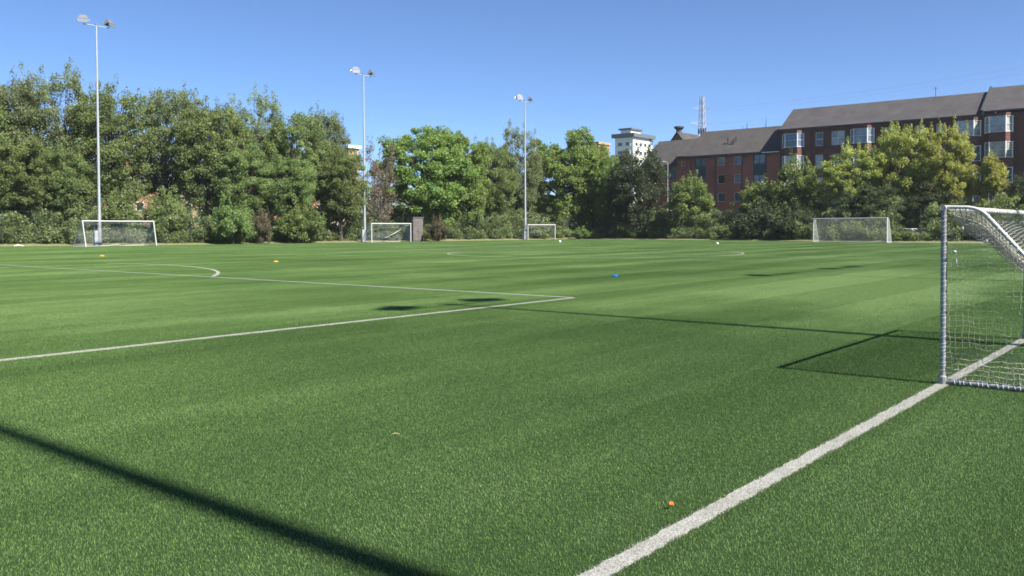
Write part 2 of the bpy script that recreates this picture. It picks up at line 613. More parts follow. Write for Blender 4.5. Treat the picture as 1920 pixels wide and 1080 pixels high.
white_blades = []
for name, pts, hw in LINES:
    g = MB()
    rows = []
    P = [W(u, n) for u, n in pts]
    for i, p in enumerate(P):
        d = (P[min(i + 1, len(P) - 1)] - P[max(i - 1, 0)]).normalized()
        s = Vector((-d.y, d.x, 0))
        j0, j1 = rng.uniform(-0.014, 0.006, 2)
        a, b = p + s * (hw + j0), p - s * (hw + j1)
        zp = PILE - (.0028 if p.length < 20 else 0)
        rows.append([(a.x, a.y, -0.005), (a.x, a.y, zp), (b.x, b.y, zp), (b.x, b.y, -0.005)])
    k = 0
    for i in range(len(rows) - 1):
        q0, q1 = rows[i], rows[i + 1]
        g.poly(q0 + q1, [(0, 4, 5, 1), (1, 5, 6, 2), (2, 6, 7, 3)])
    o = g.build(name, M['line'], pitch, recalc=True)
    # white fibres on the stretch near the camera
    cnt = 0
    for i in range(len(P) - 1):
        mid = (P[i] + P[i + 1]) / 2
        dist = mid.length
        if mid.y < 1.0 or dist > 22:
            continue
        L = (P[i + 1] - P[i]).length
        m = int(L * hw * 2 * 26000 * (1.0 if dist < 10 else 0.5))
        d = (P[i + 1] - P[i]).normalized()
        s = Vector((-d.y, d.x, 0))
        t_ = rng.uniform(0, L, m)
        w_ = rng.normal(0, 1, m).clip(-1.6, 1.6)
        w_ = rng.uniform(-1.0, 1.0, m) * (hw + 0.018 * rng.uniform(0, 1, m))
        xy = np.array([[P[i].x + d.x * a + s.x * b, P[i].y + d.y * a + s.y * b] for a, b in zip(t_, w_)])
        white_blades.append((o, xy))

def blade_geo(xy, lean, seed, h0=0.008, h1=0.017, width=0.0015, z0=0.0):
    """one bent triangle pair per fibre: (verts, faces, tint)"""
    r = np.random.default_rng(seed)
    m = len(xy)
    h = r.uniform(h0, h1, m)
    ang = r.uniform(0, 2 * math.pi, m)
    w = width * r.uniform(0.7, 1.3, m)
    dx = lean[0] * h + r.normal(0, 0.34, m) * h
    dy = lean[1] * h + r.normal(0, 0.34, m) * h
    bx, by = np.cos(ang) * w * 0.5, np.sin(ang) * w * 0.5
    v = np.empty((m, 5, 3))
    v[:, 0] = np.c_[xy[:, 0] - bx, xy[:, 1] - by, np.full(m, z0)]
    v[:, 1] = np.c_[xy[:, 0] + bx, xy[:, 1] + by, np.full(m, z0)]
    v[:, 2] = np.c_[xy[:, 0] + bx + dx * 0.35, xy[:, 1] + by + dy * 0.35, z0 + h * 0.62]
    v[:, 3] = np.c_[xy[:, 0] - bx + dx * 0.35, xy[:, 1] - by + dy * 0.35, z0 + h * 0.62]
    tip = np.sqrt(np.clip(1 - 0.25 * (dx ** 2 + dy ** 2) / h ** 2, 0.25, 1))
    v[:, 4] = np.c_[xy[:, 0] + dx, xy[:, 1] + dy, z0 + h * tip]
    base = (np.arange(m) * 5)[:, None]
    f = np.concatenate([base + np.array([[0, 1, 2]]), base + np.array([[0, 2, 3]]), base + np.array([[3, 2, 4]])])
    tint = np.repeat(r.uniform(0, 1, m) ** 1.0, 5)
    return v.reshape(-1, 3), f, tint

by_line = {}
for o, xy in white_blades:
    by_line.setdefault(o.name, (o, []))[1].append(xy)
for o, parts in by_line.values():
    xy = np.concatenate(parts)
    v, f, t = blade_geo(xy, (0, 0), 11, 0.009, 0.018, 0.0018)
    me = np_mesh("white_fibres", v, f, t)
    wb = link("white_fibres", me, M['white_blade'], o)
    wb['kind'] = 'stuff'

# ---- green fibres: square-metre tiles of turf set out over the whole pitch
tiles = bpy.data.collections.new("turf_tiles")
NV = 4
for side in (1, -1):
    for k in range(NV):
        r = np.random.default_rng(100 + k + 10 * side)
        m = 18000
        xy = r.uniform(-0.5, 0.5, (m, 2))
        v, f, t = blade_geo(xy, (0.16 * side, 0.05), 200 + k + 10 * side)
        me = np_mesh("turf_tile", v, f, t)
        me.materials.append(M['blade'])
        to = bpy.data.objects.new(f"turf_tile_{'a' if side > 0 else 'b'}{k}", me)
        tiles.objects.link(to)

from mathutils.geometry import intersect_point_tri_2d
out2 = [(p.x, p.y) for p in outline]

def inside(x, y):
    c = False
    j = len(out2) - 1
    for i in range(len(out2)):
        xi, yi = out2[i]
        xj, yj = out2[j]
        if (yi > y) != (yj > y) and x < (xj - xi) * (y - yi) / (yj - yi) + xi:
            c = not c
        j = i
    return c

pts, var, rot = [], [], []
for iu in range(-40, 125):
    for jn in range(-12, 95):
        p = W(iu + 0.5, jn + 0.5)
        if p.y < 1.2 or abs(p.x) > 0.72 * p.y + 3:
            continue
        if not inside(p.x, p.y):
            continue
        pts.append((p.x, p.y, 0.0))
        lane = (jn // 2) % 2
        var.append(random.randrange(NV) + (NV if lane else 0))
        a = math.pi / 2 - AZU
        rot.append((0, 0, a))
me = bpy.data.meshes.new("artificial_grass")
me.from_pydata(pts, [], [])
a = me.attributes.new("variant", 'INT', 'POINT')
a.data.foreach_set("value", var)
a = me.attributes.new("turn", 'FLOAT_VECTOR', 'POINT')
a.data.foreach_set("vector", np.array(rot, dtype=np.float32).ravel())
me.materials.append(M['blade'])
turf = bpy.data.objects.new("grass", me)
COL.objects.link(turf)
turf['kind'] = 'stuff'
ng = bpy.data.node_groups.new("turf_tiles", 'GeometryNodeTree')
ng.interface.new_socket("Geometry", in_out='INPUT', socket_type='NodeSocketGeometry')
ng.interface.new_socket("Geometry", in_out='OUTPUT', socket_type='NodeSocketGeometry')
gi, go = ng.nodes.new("NodeGroupInput"), ng.nodes.new("NodeGroupOutput")
iop = ng.nodes.new("GeometryNodeInstanceOnPoints")
ci = ng.nodes.new("GeometryNodeCollectionInfo")
ci.inputs["Collection"].default_value = tiles
ci.inputs["Separate Children"].default_value = True
ci.inputs["Reset Children"].default_value = True
na = ng.nodes.new("GeometryNodeInputNamedAttribute")
na.data_type = 'INT'
na.inputs["Name"].default_value = "variant"
nr = ng.nodes.new("GeometryNodeInputNamedAttribute")
nr.data_type = 'FLOAT_VECTOR'
nr.inputs["Name"].default_value = "turn"
iop.inputs["Pick Instance"].default_value = True
ng.links.new(gi.outputs[0], iop.inputs["Points"])
ng.links.new(ci.outputs[0], iop.inputs["Instance"])
ng.links.new(na.outputs[0], iop.inputs["Instance Index"])
ng.links.new(nr.outputs[0], iop.inputs["Rotation"])
ng.links.new(iop.outputs[0], go.inputs[0])
mod = turf.modifiers.new("tiles", 'NODES')
mod.node_group = ng

# ------------------------------------------------------------------ air
def air():
    m = bpy.data.materials.new("haze")
    m.use_nodes = True
    nt = m.node_tree
    nt.nodes.clear()
    out = nt.nodes.new("ShaderNodeOutputMaterial")
    pv = nt.nodes.new("ShaderNodeVolumePrincipled")
    pv.inputs["Color"].default_value = (0.92, 0.96, 1.0, 1)
    pv.inputs["Density"].default_value = 0.00014
    pv.inputs["Anisotropy"].default_value = 0.2
    nt.links.new(pv.outputs[0], out.inputs["Volume"])
    o = MB().box(-1650, 1650, -1650, 1650, -1.1, 62).build("haze", m)
    o['kind'] = 'stuff'
air()

# ------------------------------------------------------------------ buildings
def wall_holes(g, u0, u1, n0, n1, z0, z1, holes):
    """front wall between n0..n1, thickness u0..u1, with rectangular openings (na, nb, za, zb)"""
    ns = sorted({n0, n1, *[h[0] for h in holes], *[h[1] for h in holes]})
    zs = sorted({z0, z1, *[h[2] for h in holes], *[h[3] for h in holes]})
    ns = [x for x in ns if n0 <= x <= n1]
    zs = [x for x in zs if z0 <= x <= z1]
    for a, b in zip(ns, ns[1:]):
        run = None
        for c, d in zip(zs, zs[1:]):
            mn, mz = (a + b) / 2, (c + d) / 2
            hole = any(h[0] < mn < h[1] and h[2] < mz < h[3] for h in holes)
            if hole:
                if run:
                    g.box_uv(u0, u1, a, b, *run)
                run = None
            else:
                run = (run[0], d) if run else (c, d)
        if run:
            g.box_uv(u0, u1, a, b, *run)

def window(parent, u, na, nb, za, zb, frame_mat, glass_mat, bars=1, transom=True, t=0.09):
    """a frame in an opening and its pane as a sub-part"""
    g = MB()
    g.box_uv(u, u + .1, na, na + t, za, zb)
    g.box_uv(u, u + .1, nb - t, nb, za, zb)
    g.box_uv(u, u + .1, na + t, nb - t, za, za + t)
    g.box_uv(u, u + .1, na + t, nb - t, zb - t, zb)
    for k in range(bars):
        c = na + (nb - na) * (k + 1) / (bars + 1)
        g.box_uv(u + .01, u + .09, c - t / 2, c + t / 2, za + t, zb - t)
    if transom:
        zc = (za + zb) / 2
        cuts = [na + t] + [na + (nb - na) * (k + 1) / (bars + 1) for k in range(bars)] + [nb - t]
        for i in range(len(cuts) - 1):
            a = cuts[i] + (t / 2 if i else 0)
            b = cuts[i + 1] - (t / 2 if i < len(cuts) - 2 else 0)
            g.box_uv(u + .02, u + .08, a, b, zc - t * .4, zc + t * .4)
    w = g.build("window", frame_mat, parent)
    p = MB().box_uv(u + .045, u + .055, na + t * .5, nb - t * .5, za + t * .5, zb - t * .5).build("pane", glass_mat, w)
    return w

def gable_roof(g, u0, u1, n0, n1, ze, zr, over=0.35, th=0.22):
    um = (u0 + u1) / 2
    sl = (zr - ze) / (um - u0)
    a = [(u0 - over, ze - over * sl), (um, zr), (u1 + over, ze - over * sl)]
    up = [(u, z + th) for u, z in a]
    prof = a + up[::-1]
    p = [W(u, n0, z) for u, z in prof] + [W(u, n1, z) for u, z in prof]
    g.poly(p, [(0, 1, 4, 5), (1, 2, 3, 4), (6, 11, 10, 7), (7, 10, 9, 8), (0, 6, 7, 1), (1, 7, 8, 2), (5, 4, 10, 11), (4, 3, 9, 10), (0, 5, 11, 6), (2, 8, 9, 3)])

UF = 127.6                    # the plane of the street fronts behind the far goal

# ---- red sandstone tenement
ten = thing("tenement_building", "long dark red sandstone tenement with grey slate roof and bay windows", "building", W(UF, 40))
nL, nM, nR = n_on(UF, 1462), n_on(UF, 1838), n_on(UF, 2150)
FL = 3.27
ztop = [14.45 - FL * k for k in range(5)]           # window centres, top storey first
bays1 = [n_on(UF, b) for b in (1487, 1616, 1812)]
bays2 = [n_on(UF, b) for b in (1871, 1990, 2080)]
singles = [(n_on(UF, 1535), 1.15, 0), (n_on(UF, 1570), 1.9, 1), (n_on(UF, 1668), 1.9, 1), (n_on(UF, 1724), 1.15, 0), (n_on(UF, 1762), 1.15, 0), (n_on(UF, 1932), 1.15, 0)]
BW = 3.3                       # width of a bay at the wall
holes = []
for k, zc in enumerate(ztop):
    for nc, w, _ in singles:
        holes.append((nc - w / 2, nc + w / 2, zc - 1.0, zc + 1.0))
g = MB()
wall_holes(g, UF, UF + .4, nR, nL, 0, 16.2, holes)
g.box_uv(UF + 9.6, UF + 10, nR, nL, 0, 16.2)
g.box_uv(UF + .4, UF + 9.6, nR, nR + .4, 0, 16.2)
g.box_uv(UF + .4, UF + 9.6, nL - .4, nL, 0, 16.2)
g.poly([W(UF, nL, 16.2), W(UF + 10, nL, 16.2), W(UF + 5, nL, 19.5), W(UF, nL - .4, 16.2), W(UF + 10, nL - .4, 16.2), W(UF + 5, nL - .4, 19.5)],
       [(0, 1, 2), (3, 5, 4), (0, 2, 5, 3), (1, 4, 5, 2), (0, 3, 4, 1)])
g.build("wall", M['sandstone'], ten)
# dark sheet standing in for the shade of rooms behind the openings
MB().box_uv(UF + 1.2, UF + 1.3, nR + .5, nL - .5, 0.2, 16).build("dark_backing", M['gutter'], ten)
for k, zc in enumerate(ztop):
    for nc, w, b in singles:
        window(ten, UF + .16, nc - w / 2, nc + w / 2, zc - 1.0, zc + 1.0, M['white_frame'], M[random.choice(['glass', 'glass_blue', 'glass_pale', 'glass_dark'])], b)
g = MB()
for k, zc in enumerate(ztop):                      # sill courses
    g.box_uv(UF - .10, UF, nR, nL, zc - 1.32, zc - 1.14)
g.box_uv(UF - .14, UF, nR, nL, 15.72, 15.98)
g.build("string_course", M['sandstone'], ten)
g = MB(); gable_roof(g, UF, UF + 10, nM, nL, 16.25, 19.55); r1 = g.build("roof", M['slate'], ten)
g = MB(); gable_roof(g, UF, UF + 10, nR, nM - .02, 16.62, 20.05); r2 = g.build("roof", M['slate'], ten)
MB().box_uv(UF - .42, UF - .28, nR, nL, 15.99, 16.14).build("gutter", M['gutter'], ten)
g = MB()
for zz, n_ in ((16.62, nM), ):
    um = UF + 5
    prof = [(UF - .5, 16.0), (um, 19.3), (um, 20.45), (UF - .5, 16.75)]
    p = [W(u, n_ - .28, z) for u, z in prof] + [W(u, n_ + .02, z) for u, z in prof]
    g.poly(p, [(0, 1, 2, 3), (4, 7, 6, 5), (0, 4, 5, 1), (1, 5, 6, 2), (2, 6, 7, 3), (3, 7, 4, 0)])
g.build("skew_wall", M['gutter'], ten)

def bay(parent, nc, cols=None, zoff=0.0):
    w0, w1, dep = BW / 2, BW / 2 - 0.72, 0.95
    plan = [(UF, nc - w0), (UF - dep, nc - w1), (UF - dep, nc + w1), (UF, nc + w0)]
    def prism(g, scale_in, z0, z1):
        pl = []
        for u, n in plan:
            pl.append((u + (scale_in if u < UF else 0), nc + (n - nc) * (1 - scale_in * .35)))
        k = len(pl)
        p = [W(u, n, z0) for u, n in pl] + [W(u, n, z1) for u, n in pl]
        g.poly(p, [(0, 1, 2, 3)[::-1], (4, 5, 6, 7), (0, 1, 5, 4), (1, 2, 6, 5), (2, 3, 7, 6), (3, 0, 4, 7)])
    for k, zc in enumerate(ztop):
        z = zc + zoff
        st = MB()
        prism(st, 0.0, z - 2.27, z - 1.05)
        b = st.build("bay_window", M['sandstone'], parent)
        if k == 0:
            st = MB()
            prism(st, -0.06, z + 1.05, z + 1.42)
            st.build("cornice", M['sandstone'], b)
        fr, gl = MB(), MB()
        prism(gl, 0.10, z - 1.05, z + 1.05)
        for (u, n) in plan:
            uu = u + (.02 if u < UF else -.14)
            nn = nc + (n - nc) * (1 if u < UF else .96)
            fr.tube([W(uu, nn, z - 1.05), W(uu, nn, z + 1.05)], 0.075, 6)
        ring = [(u + (.05 if u < UF else 0), n) for u, n in plan]
        for zz, rr in ((z - .98, .05), (z, .03), (z + .98, .05)):
            fr.tube([W(u, n, zz) for u, n in ring], rr, 4)
        fr.build("frame", M['white_frame'], b)
        gl.build("pane", M[random.choice(['glass', 'glass_blue', 'glass_pale'])], b)

for nc in bays1:
    bay(ten, nc)
for nc in bays2:
    bay(ten, nc, zoff=0.30)
for nc, zr in ((n_on(UF + 5, 1752), 19.6),):
    g = MB().tube([W(UF + 5, nc, zr), W(UF + 5, nc, zr + 1.5)], .035, 6)
    g.tube([W(UF + 5, nc - .35, zr + 1.3), W(UF + 5, nc + .35, zr + 1.3)], .02, 4)
    g.build("aerial", M['gutter'], ten)
for nc in (n_on(UF, 1520), n_on(UF, 1650), n_on(UF, 1745), n_on(UF, 1905)):
    MB().tube([W(UF - .08, nc, 0), W(UF - .08, nc, 15.9)], .06, 6).build("downpipe", M['gutter'], ten)

# ---- red brick flats with tiled roof
fl = thing("brick_flats", "red brick flats with brown tiled roof and dark window bays", "building", W(UF, 65))
u0 = UF + .3
n0, n1, n2, n3 = nL + .15, n_on(UF + 6, 1316), n_on(u0, 1270), n_on(u0, 1205)
g_holes, wins = [], []
rows = [(11.35, 12.95), (8.55, 9.95), (5.7, 7.1), (2.8, 4.2)]
for b, hw in ((1352, .62), (1383, .62)):
    nc = n_on(u0, b)
    for i, (za, zb) in enumerate(rows):
        if i == 0:
            za, zb = 11.4, 12.7
        wins.append((nc - hw, nc + hw, za, zb, 0))
for b in (1313, 1423):
    nc = n_on(u0, b)
    for za, zb in ((11.35, 12.85), (8.3, 9.7), (5.3, 6.7), (2.3, 3.7)):
        wins.append((nc - .95, nc + .95, za, zb, 1))
nc = n_on(u0, 1258)
for za, zb in ((9.6, 11.6), (6.6, 8.6), (3.6, 5.6)):
    wins.append((nc - .95, nc + .95, za, zb, 1))
nc = n_on(u0, 1280)
wins.append((nc - .32, nc + .32, 11.6, 12.3, 0))
g = MB()
wall_holes(g, u0, u0 + .35, n0, n2, 0, 13.1, [w[:4] for w in wins])
wall_holes(g, u0, u0 + .35, n2, n3, 0, 12.0, [w[:4] for w in wins])
g.box_uv(u0 + 11.6, u0 + 12, n0, n3, 0, 12)
g.box_uv(u0 + .35, u0 + 11.6, n3 - .35, n3, 0, 12)
g.build("wall", M['brick'], fl)
MB().box_uv(u0 + 1.2, u0 + 1.3, n0 + .3, n3 - .5, 0.2, 11.8).build("dark_backing", M['gutter'], fl)  # dark sheet in place of shaded rooms
for na, nb, za, zb, b in wins:
    window(fl, u0 + .12, na, nb, za, zb, M['white_frame'] if b == 0 else M['blue_frame'], M[random.choice(['glass', 'glass_blue', 'glass_dark'])] if b == 0 else M['glass_blue'], b, b == 1, 0.07)
for b in (1313, 1423):
    nc = n_on(u0, b)
    for za, zb in ((9.72, 11.33), (6.72, 8.28), (3.72, 5.28)):
        MB().box_uv(u0 - .03, u0 + .2, nc - .95, nc + .95, za, zb).build("spandrel_panel", M['blue_frame'], fl)
for (a, b, ze, zr) in ((n0, n1, 13.2, 17.35), (n1 + .02, n2 + .0, 13.2, 16.35), (n2 + .02, n3 + .3, 12.05, 16.3)):
    g = MB(); gable_roof(g, u0, u0 + 12, a, b, ze, zr, .45); g.build("roof", M['tile_roof'], fl)
MB().box_uv(u0 - .6, u0 - .47, n0 - .2, n2, 12.78, 12.9).build("gutter", M['gutter'], fl)
MB().box_uv(u0 - .6, u0 - .47, n0 - .1, n0 + 2.6, 12.91, 13.03).build("white_fascia", M['white_frame'], fl)
for b in (1341, 1391, 1436, 1296):
    nc = n_on(u0, b)
    MB().tube([W(u0 - .07, nc, 0), W(u0 - .07, nc, 12.7)], .06, 6).build("downpipe", M['gutter'], fl)
for b, u_, z_ in ((1365, u0 + 2.2, 14.9), (1376, u0 + 2.0, 14.75), (1380, u0 + 2.6, 15.1)):
    nc = n_on(u_, b)
    g = MB().tube([W(u_, nc, z_ - .2), W(u_, nc, z_ + .75)], .13, 8)
    g.tube([W(u_, nc, z_ + .75), W(u_, nc, z_ + .85)], .2, 8)
    g.build("roof_vent", M['gutter'], fl)
nc = n_on(u0 + 9, 1331)
for k in range(4):
    MB().lathe([(.16, 0), (.13, .7), (.16, .75), (.16, .85), (0, .85)], 8, W(u0 + 6.2, nc + k * .42 - .6, 17.35)).build("chimney_pot", M['brown_brick'], fl)

# ---- gabled house with a capped chimney behind the flats
gh = thing("gabled_house", "brown gabled house with dark flared chimney cap behind the brick flats", "house", at(1270, 165))
ug = gh.location.dot(U)
ngc = gh.location.dot(N)
g = MB()
pr = [(ngc - 2.3, 0), (ngc + 2.3, 0), (ngc + 2.3, 16.6), (ngc, 19.4), (ngc - 2.3, 16.6)]
p = [W(ug, n, z) for n, z in pr] + [W(ug + 8, n, z) for n, z in pr]
g.poly(p, [(0, 1, 2, 3, 4), (9, 8, 7, 6, 5), (0, 5, 6, 1), (1, 6, 7, 2), (4, 9, 5, 0)])
g.build("wall", M['brown_brick'], gh)
g = MB()
for s in (-1, 1):
    pr = [(ngc + s * 2.75, 16.25), (ngc, 19.62), (ngc, 19.42), (ngc + s * 2.75, 16.05)]
    p = [W(ug - .3, n, z) for n, z in pr] + [W(ug + 8.3, n, z) for n, z in pr]
    g.poly(p, [(0, 1, 2, 3), (4, 7, 6, 5), (0, 4, 5, 1), (1, 5, 6, 2), (2, 6, 7, 3), (3, 7, 4, 0)])
rf = g.build("roof", M['tile_roof'], gh)
g = MB().lathe([(0, 19.0), (.62, 19.0), (.52, 19.9), (.55, 20.0), (.95, 20.35), (.95, 20.6), (0, 20.75)], 12, W(ug + .6, ngc, 0))
g.build("chimney", M['gutter'], gh)
MB().box_uv(ug + 2, ug + 10, ngc - 6.0, ngc - 2.3, 0, 17.6).build("side_wing", M['brown_brick'], gh)
g = MB(); gable_roof(g, ug + 2, ug + 10, ngc - 6.2, ngc - 1.2, 17.4, 18.35); g.build("side_roof", M['tile_roof'], gh)

# ---- white tower block
tb = thing("tower_block", "white tower block with dark overhanging flat roof above the trees", "building", at(1187, 300))
c0 = at(1187, 300)
tu, tn = c0.dot(U), c0.dot(N)
LU, LN = 12.8, 7.2
rowz = [30.4 - 2.9 * k for k in range(10)]
g = MB()
g.box_uv(tu, tu + LU, tn, tn + LN, 0, 32.6)
g.build("wall", M['white_wall'], tb)
MB().box_uv(tu - .9, tu + LU + .9, tn - .9, tn + LN + .9, 32.7, 34.0).build("roof", M['grey_roof'], tb)
MB().box_uv(tu + 1, tu + 7.5, tn + 1.5, tn + 5.5, 34.1, 35.3).build("plant_room", M['white_wall'], tb)
MB().box_uv(tu + .4, tu + 8.1, tn + .9, tn + 6.1, 35.35, 35.9).build("plant_room_roof", M['grey_roof'], tb)
for z in rowz:
    for k in range(4):
        a = tu + 1.2 + k * 2.9
        w = MB().box_uv(a, a + 1.7, tn - .12, tn - .01, z - .65, z + .65).build("window", M['white_frame'], tb)
        MB().box_uv(a + .1, a + 1.6, tn - .16, tn - .125, z - .55, z + .55).build("pane", M['glass_dark'], w)
    for k in range(2):
        a = tn + 1.1 + k * 3.1
        w = MB().box_uv(tu - .12, tu - .01, a, a + 1.8, z - .65, z + .65).build("window", M['white_frame'], tb)
        MB().box_uv(tu - .16, tu - .125, a + .1, a + 1.7, z - .55, z + .55).build("pane", M['glass_dark'], w)

# ---- houses glimpsed between the trunks
def small_house(label, b, d, w, dep, ze, zr, wall, roof, nwin, name="brick_house"):
    p = at(b, d)
    t = thing(name, label, "house", p)
    hu, hn = p.dot(U), p.dot(N)
    g = MB()
    n0_, n1_ = hn, hn + dep
    pr = [(n0_, 0), (n0_, ze), ((n0_ + n1_) / 2, zr), (n1_, ze), (n1_, 0)]
    pts_ = [W(hu, n, z) for n, z in pr] + [W(hu + w, n, z) for n, z in pr]
    g.poly(pts_, [(0, 1, 2, 3, 4), (9, 8, 7, 6, 5), (0, 5, 6, 1), (3, 8, 9, 4)])
    g.build("wall", wall, t)
    g = MB()
    nm = (n0_ + n1_) / 2
    sl = (zr - ze) / (nm - n0_)
    for s, ne in ((-1, n0_), (1, n1_)):
        pr = [(ne + s * .4, ze - .4 * sl + .04), (nm, zr + .04), (nm, zr + .26), (ne + s * .4, ze - .4 * sl + .26)]
        pts_ = [W(hu - .3, n, z) for n, z in pr] + [W(hu + w + .3, n, z) for n, z in pr]
        g.poly(pts_, [(0, 1, 2, 3), (4, 7, 6, 5), (0, 4, 5, 1), (1, 5, 6, 2), (2, 6, 7, 3), (3, 7, 4, 0)])
    rf = g.build("roof", roof, t)
    MB().box_uv(hu + w * .5, hu + w * .5 + .9, nm - .35, nm + .35, zr - .6, zr + 1.2).build("chimney", wall, rf)
    for k in range(nwin):
        for z in (1.4, 4.2):
            if z + 1.3 > ze:
                continue
            a = hu + (k + .5) * w / nwin - .6
            wd = MB().box_uv(a, a + 1.2, n0_ - .08, n0_ - .005, z, z + 1.25).build("window", M['white_frame'], t)
            MB().box_uv(a + .08, a + 1.12, n0_ - .1, n0_ - .083, z + .08, z + 1.17).build("pane", M['glass_dark'], wd)
    return t

small_house("orange brick house glimpsed beneath the branches beside the first floodlight mast", 196, 118, 10, 8, 7.6, 10.5, M['orange_wall'], M['slate'], 3)
small_house("pale orange house with slate roof seen through the widest gap in the trees", 262, 124, 9, 8, 6.6, 9.4, M['tan_wall'], M['slate'], 3)
small_house("orange brick house mostly hidden behind the trees before the second mast", 492, 128, 10, 8, 8.2, 11, M['orange_wall'], M['slate'], 3)
small_house("tan brick house half hidden behind leaves just before the second mast", 560, 134, 11, 8, 9.5, 12.5, M['tan_wall'], M['slate'], 4)
t = thing("flat_roofed_building", "tan building with white roof edge peeping out beside the second mast", "building", at(655, 170))
_u, _n = t.location.dot(U), t.location.dot(N)
MB().box_uv(_u, _u + 2.6, _n, _n + 7, 0, 17.2).build("wall", M['tan_wall'], t)
MB().box_uv(_u - .4, _u + 3.0, _n - .4, _n + 7.4, 17.25, 17.8).build("roof_edge", M['white_wall'], t)
t = thing("pink_brick_building", "pinkish brick gable peeping above the leafy trees near the tower block", "building", at(1122, 220))
_u, _n = t.location.dot(U), t.location.dot(N)
MB().box_uv(_u, _u + 5, _n, _n + 6, 0, 22.6).build("wall", M['orange_wall'], t)
MB().box_uv(_u - .3, _u + 5.3, _n - .3, _n + 6.3, 22.65, 23.2).build("roof", M['tan_wall'], t)

# ---- pylon and cables
py = thing("electricity_pylon", "tall pale lattice electricity pylon standing far behind the flats", "pylon", at(1316, 350))
c = at(1316, 350)
H = 53.5
def half(z):
    return 3.0 if z < 1 else max(0.55, 3.0 - (3.0 - 1.15) * min(1, z / 36) - 0.55 * max(0, (z - 36)) / 18)
g = MB()
levels = [0, 5, 10, 15, 19, 23, 27, 30.5, 34, 37, 40, 43, 46, 48.5, 51, 53.5]
for sx in (-1, 1):
    for sy in (-1, 1):
        g.tube([c + U * half(z) * sx + N * half(z) * sy + Vector((0, 0, z)) for z in levels], 0.16, 4)
g.build("leg_frame", M['pylon'], py)
g = MB()
for z0, z1 in zip(levels, levels[1:]):
    for A, B in ((U, N), (N, U)):
        for s in (-1, 1):
            a0, a1 = half(z0), half(z1)
            q = lambda k, zz, hh: c + A * hh * k + B * hh * s + Vector((0, 0, zz))
            g.tube([q(-1, z0, a0), q(1, z1, a1)], .055, 3, False)
            g.tube([q(1, z0, a0), q(-1, z1, a1)], .055, 3, False)
            g.tube([q(-1, z1, a1), q(1, z1, a1)], .08, 3, False)
g.build("lattice", M['pylon'], py)
line_dir = (at(1316, 350) - at(2300, 210)).normalized()
arm_dir = Vector((-line_dir.y, line_dir.x, 0))
arm_ends = []
for z, L in ((37, 5.5), (43, 6.5), (49, 4.5)):
    g = MB()
    for s in (-1, 1):
        e = c + arm_dir * L * s + Vector((0, 0, z))
        for k in (-1, 1):
            g.tube([c + Vector((0, 0, z + .9)) + line_dir * half(z) * k, e], .035, 3, False)
            g.tube([c + Vector((0, 0, z - .6)) + line_dir * half(z) * k, e], .035, 3, False)
        arm_ends.append(e - Vector((0, 0, 1.2)))
        g.tube([e, e - Vector((0, 0, 1.2))], .08, 4)
    g.build("cross_arm", M['pylon'], py)
cab = thing("power_lines", "thin overhead power lines sloping across the sky above the roofs", "cables", c + Vector((0, 0, 40)))
for e in arm_ends:
    e2 = e - line_dir * 240 + Vector((0, 0, 4))
    pts_ = []
    for k in range(25):
        s = k / 24
        q = e.lerp(e2, s)
        q.z -= 8 * 4 * s * (1 - s) * .5
        pts_.append(q)
    MB().tube(pts_, .030, 3, False).build("cable", M['cable'], cab)

# ---- street lamp column in front of the flats
sl = thing("street_lamp", "slim grey lamp column in front of the brick flats", "street lamp", at(1252, 136))
c = at(1252, 136)
MB().tube([c, c + Vector((0, 0, 1.2)), c + Vector((0, 0, 1.25)), c + Vector((0, 0, 11.6))], [.12, .12, .08, .05], 8).build("column", M['galv'], sl)
MB().tube([c + Vector((0, 0, 11.6)), c + Vector((-.3, -.1, 11.8)), c + Vector((-.9, -.3, 11.85))], [.05, .07, .05], 6).build("lantern", M['galv_dark'], sl)

# ------------------------------------------------------------------ floodlight masts
def floodlight(g_body, g_dark, c, aim):
    """one tilted flood: housing, visor and dark face round c, aimed along the flat direction aim"""
    a = aim.normalized()
    s = Vector((-a.y, a.x, 0))
    tilt = R(68)
    f = a * math.cos(tilt) - Vector((0, 0, math.sin(tilt)))     # where the light goes
    up = a * math.sin(tilt) + Vector((0, 0, math.cos(tilt)))
    def blk(g, x0, x1, w, y0, y1, w2=None, y2=None, y3=None):
        w2 = w2 or w
        y2 = y0 if y2 is None else y2
        y3 = y1 if y3 is None else y3
        x0, x1, w, w2, y0, y1, y2, y3 = [q * .85 for q in (x0, x1, w, w2, y0, y1, y2, y3)]
        p = [c + f * x0 + s * k * w + up * y for k, y in ((-1, y0), (1, y0), (1, y1), (-1, y1))]
        p += [c + f * x1 + s * k * w2 + up * y for k, y in ((-1, y2), (1, y2), (1, y3), (-1, y3))]
        g.poly(p, [(0, 1, 2, 3), (4, 7, 6, 5), (0, 4, 5, 1), (1, 5, 6, 2), (2, 6, 7, 3), (3, 7, 4, 0)])
    blk(g_body, -.42, .12, .30, -.12, .20, .56, -.30, .34)
    blk(g_dark, .125, .15, .53, -.28, .31)
    blk(g_body, .155, .55, .56, .31, .34, .52, .20, .23)      # visor
    blk(g_body, -.25, .10, .62, -.36, -.33)                    # stirrup plate
    return s

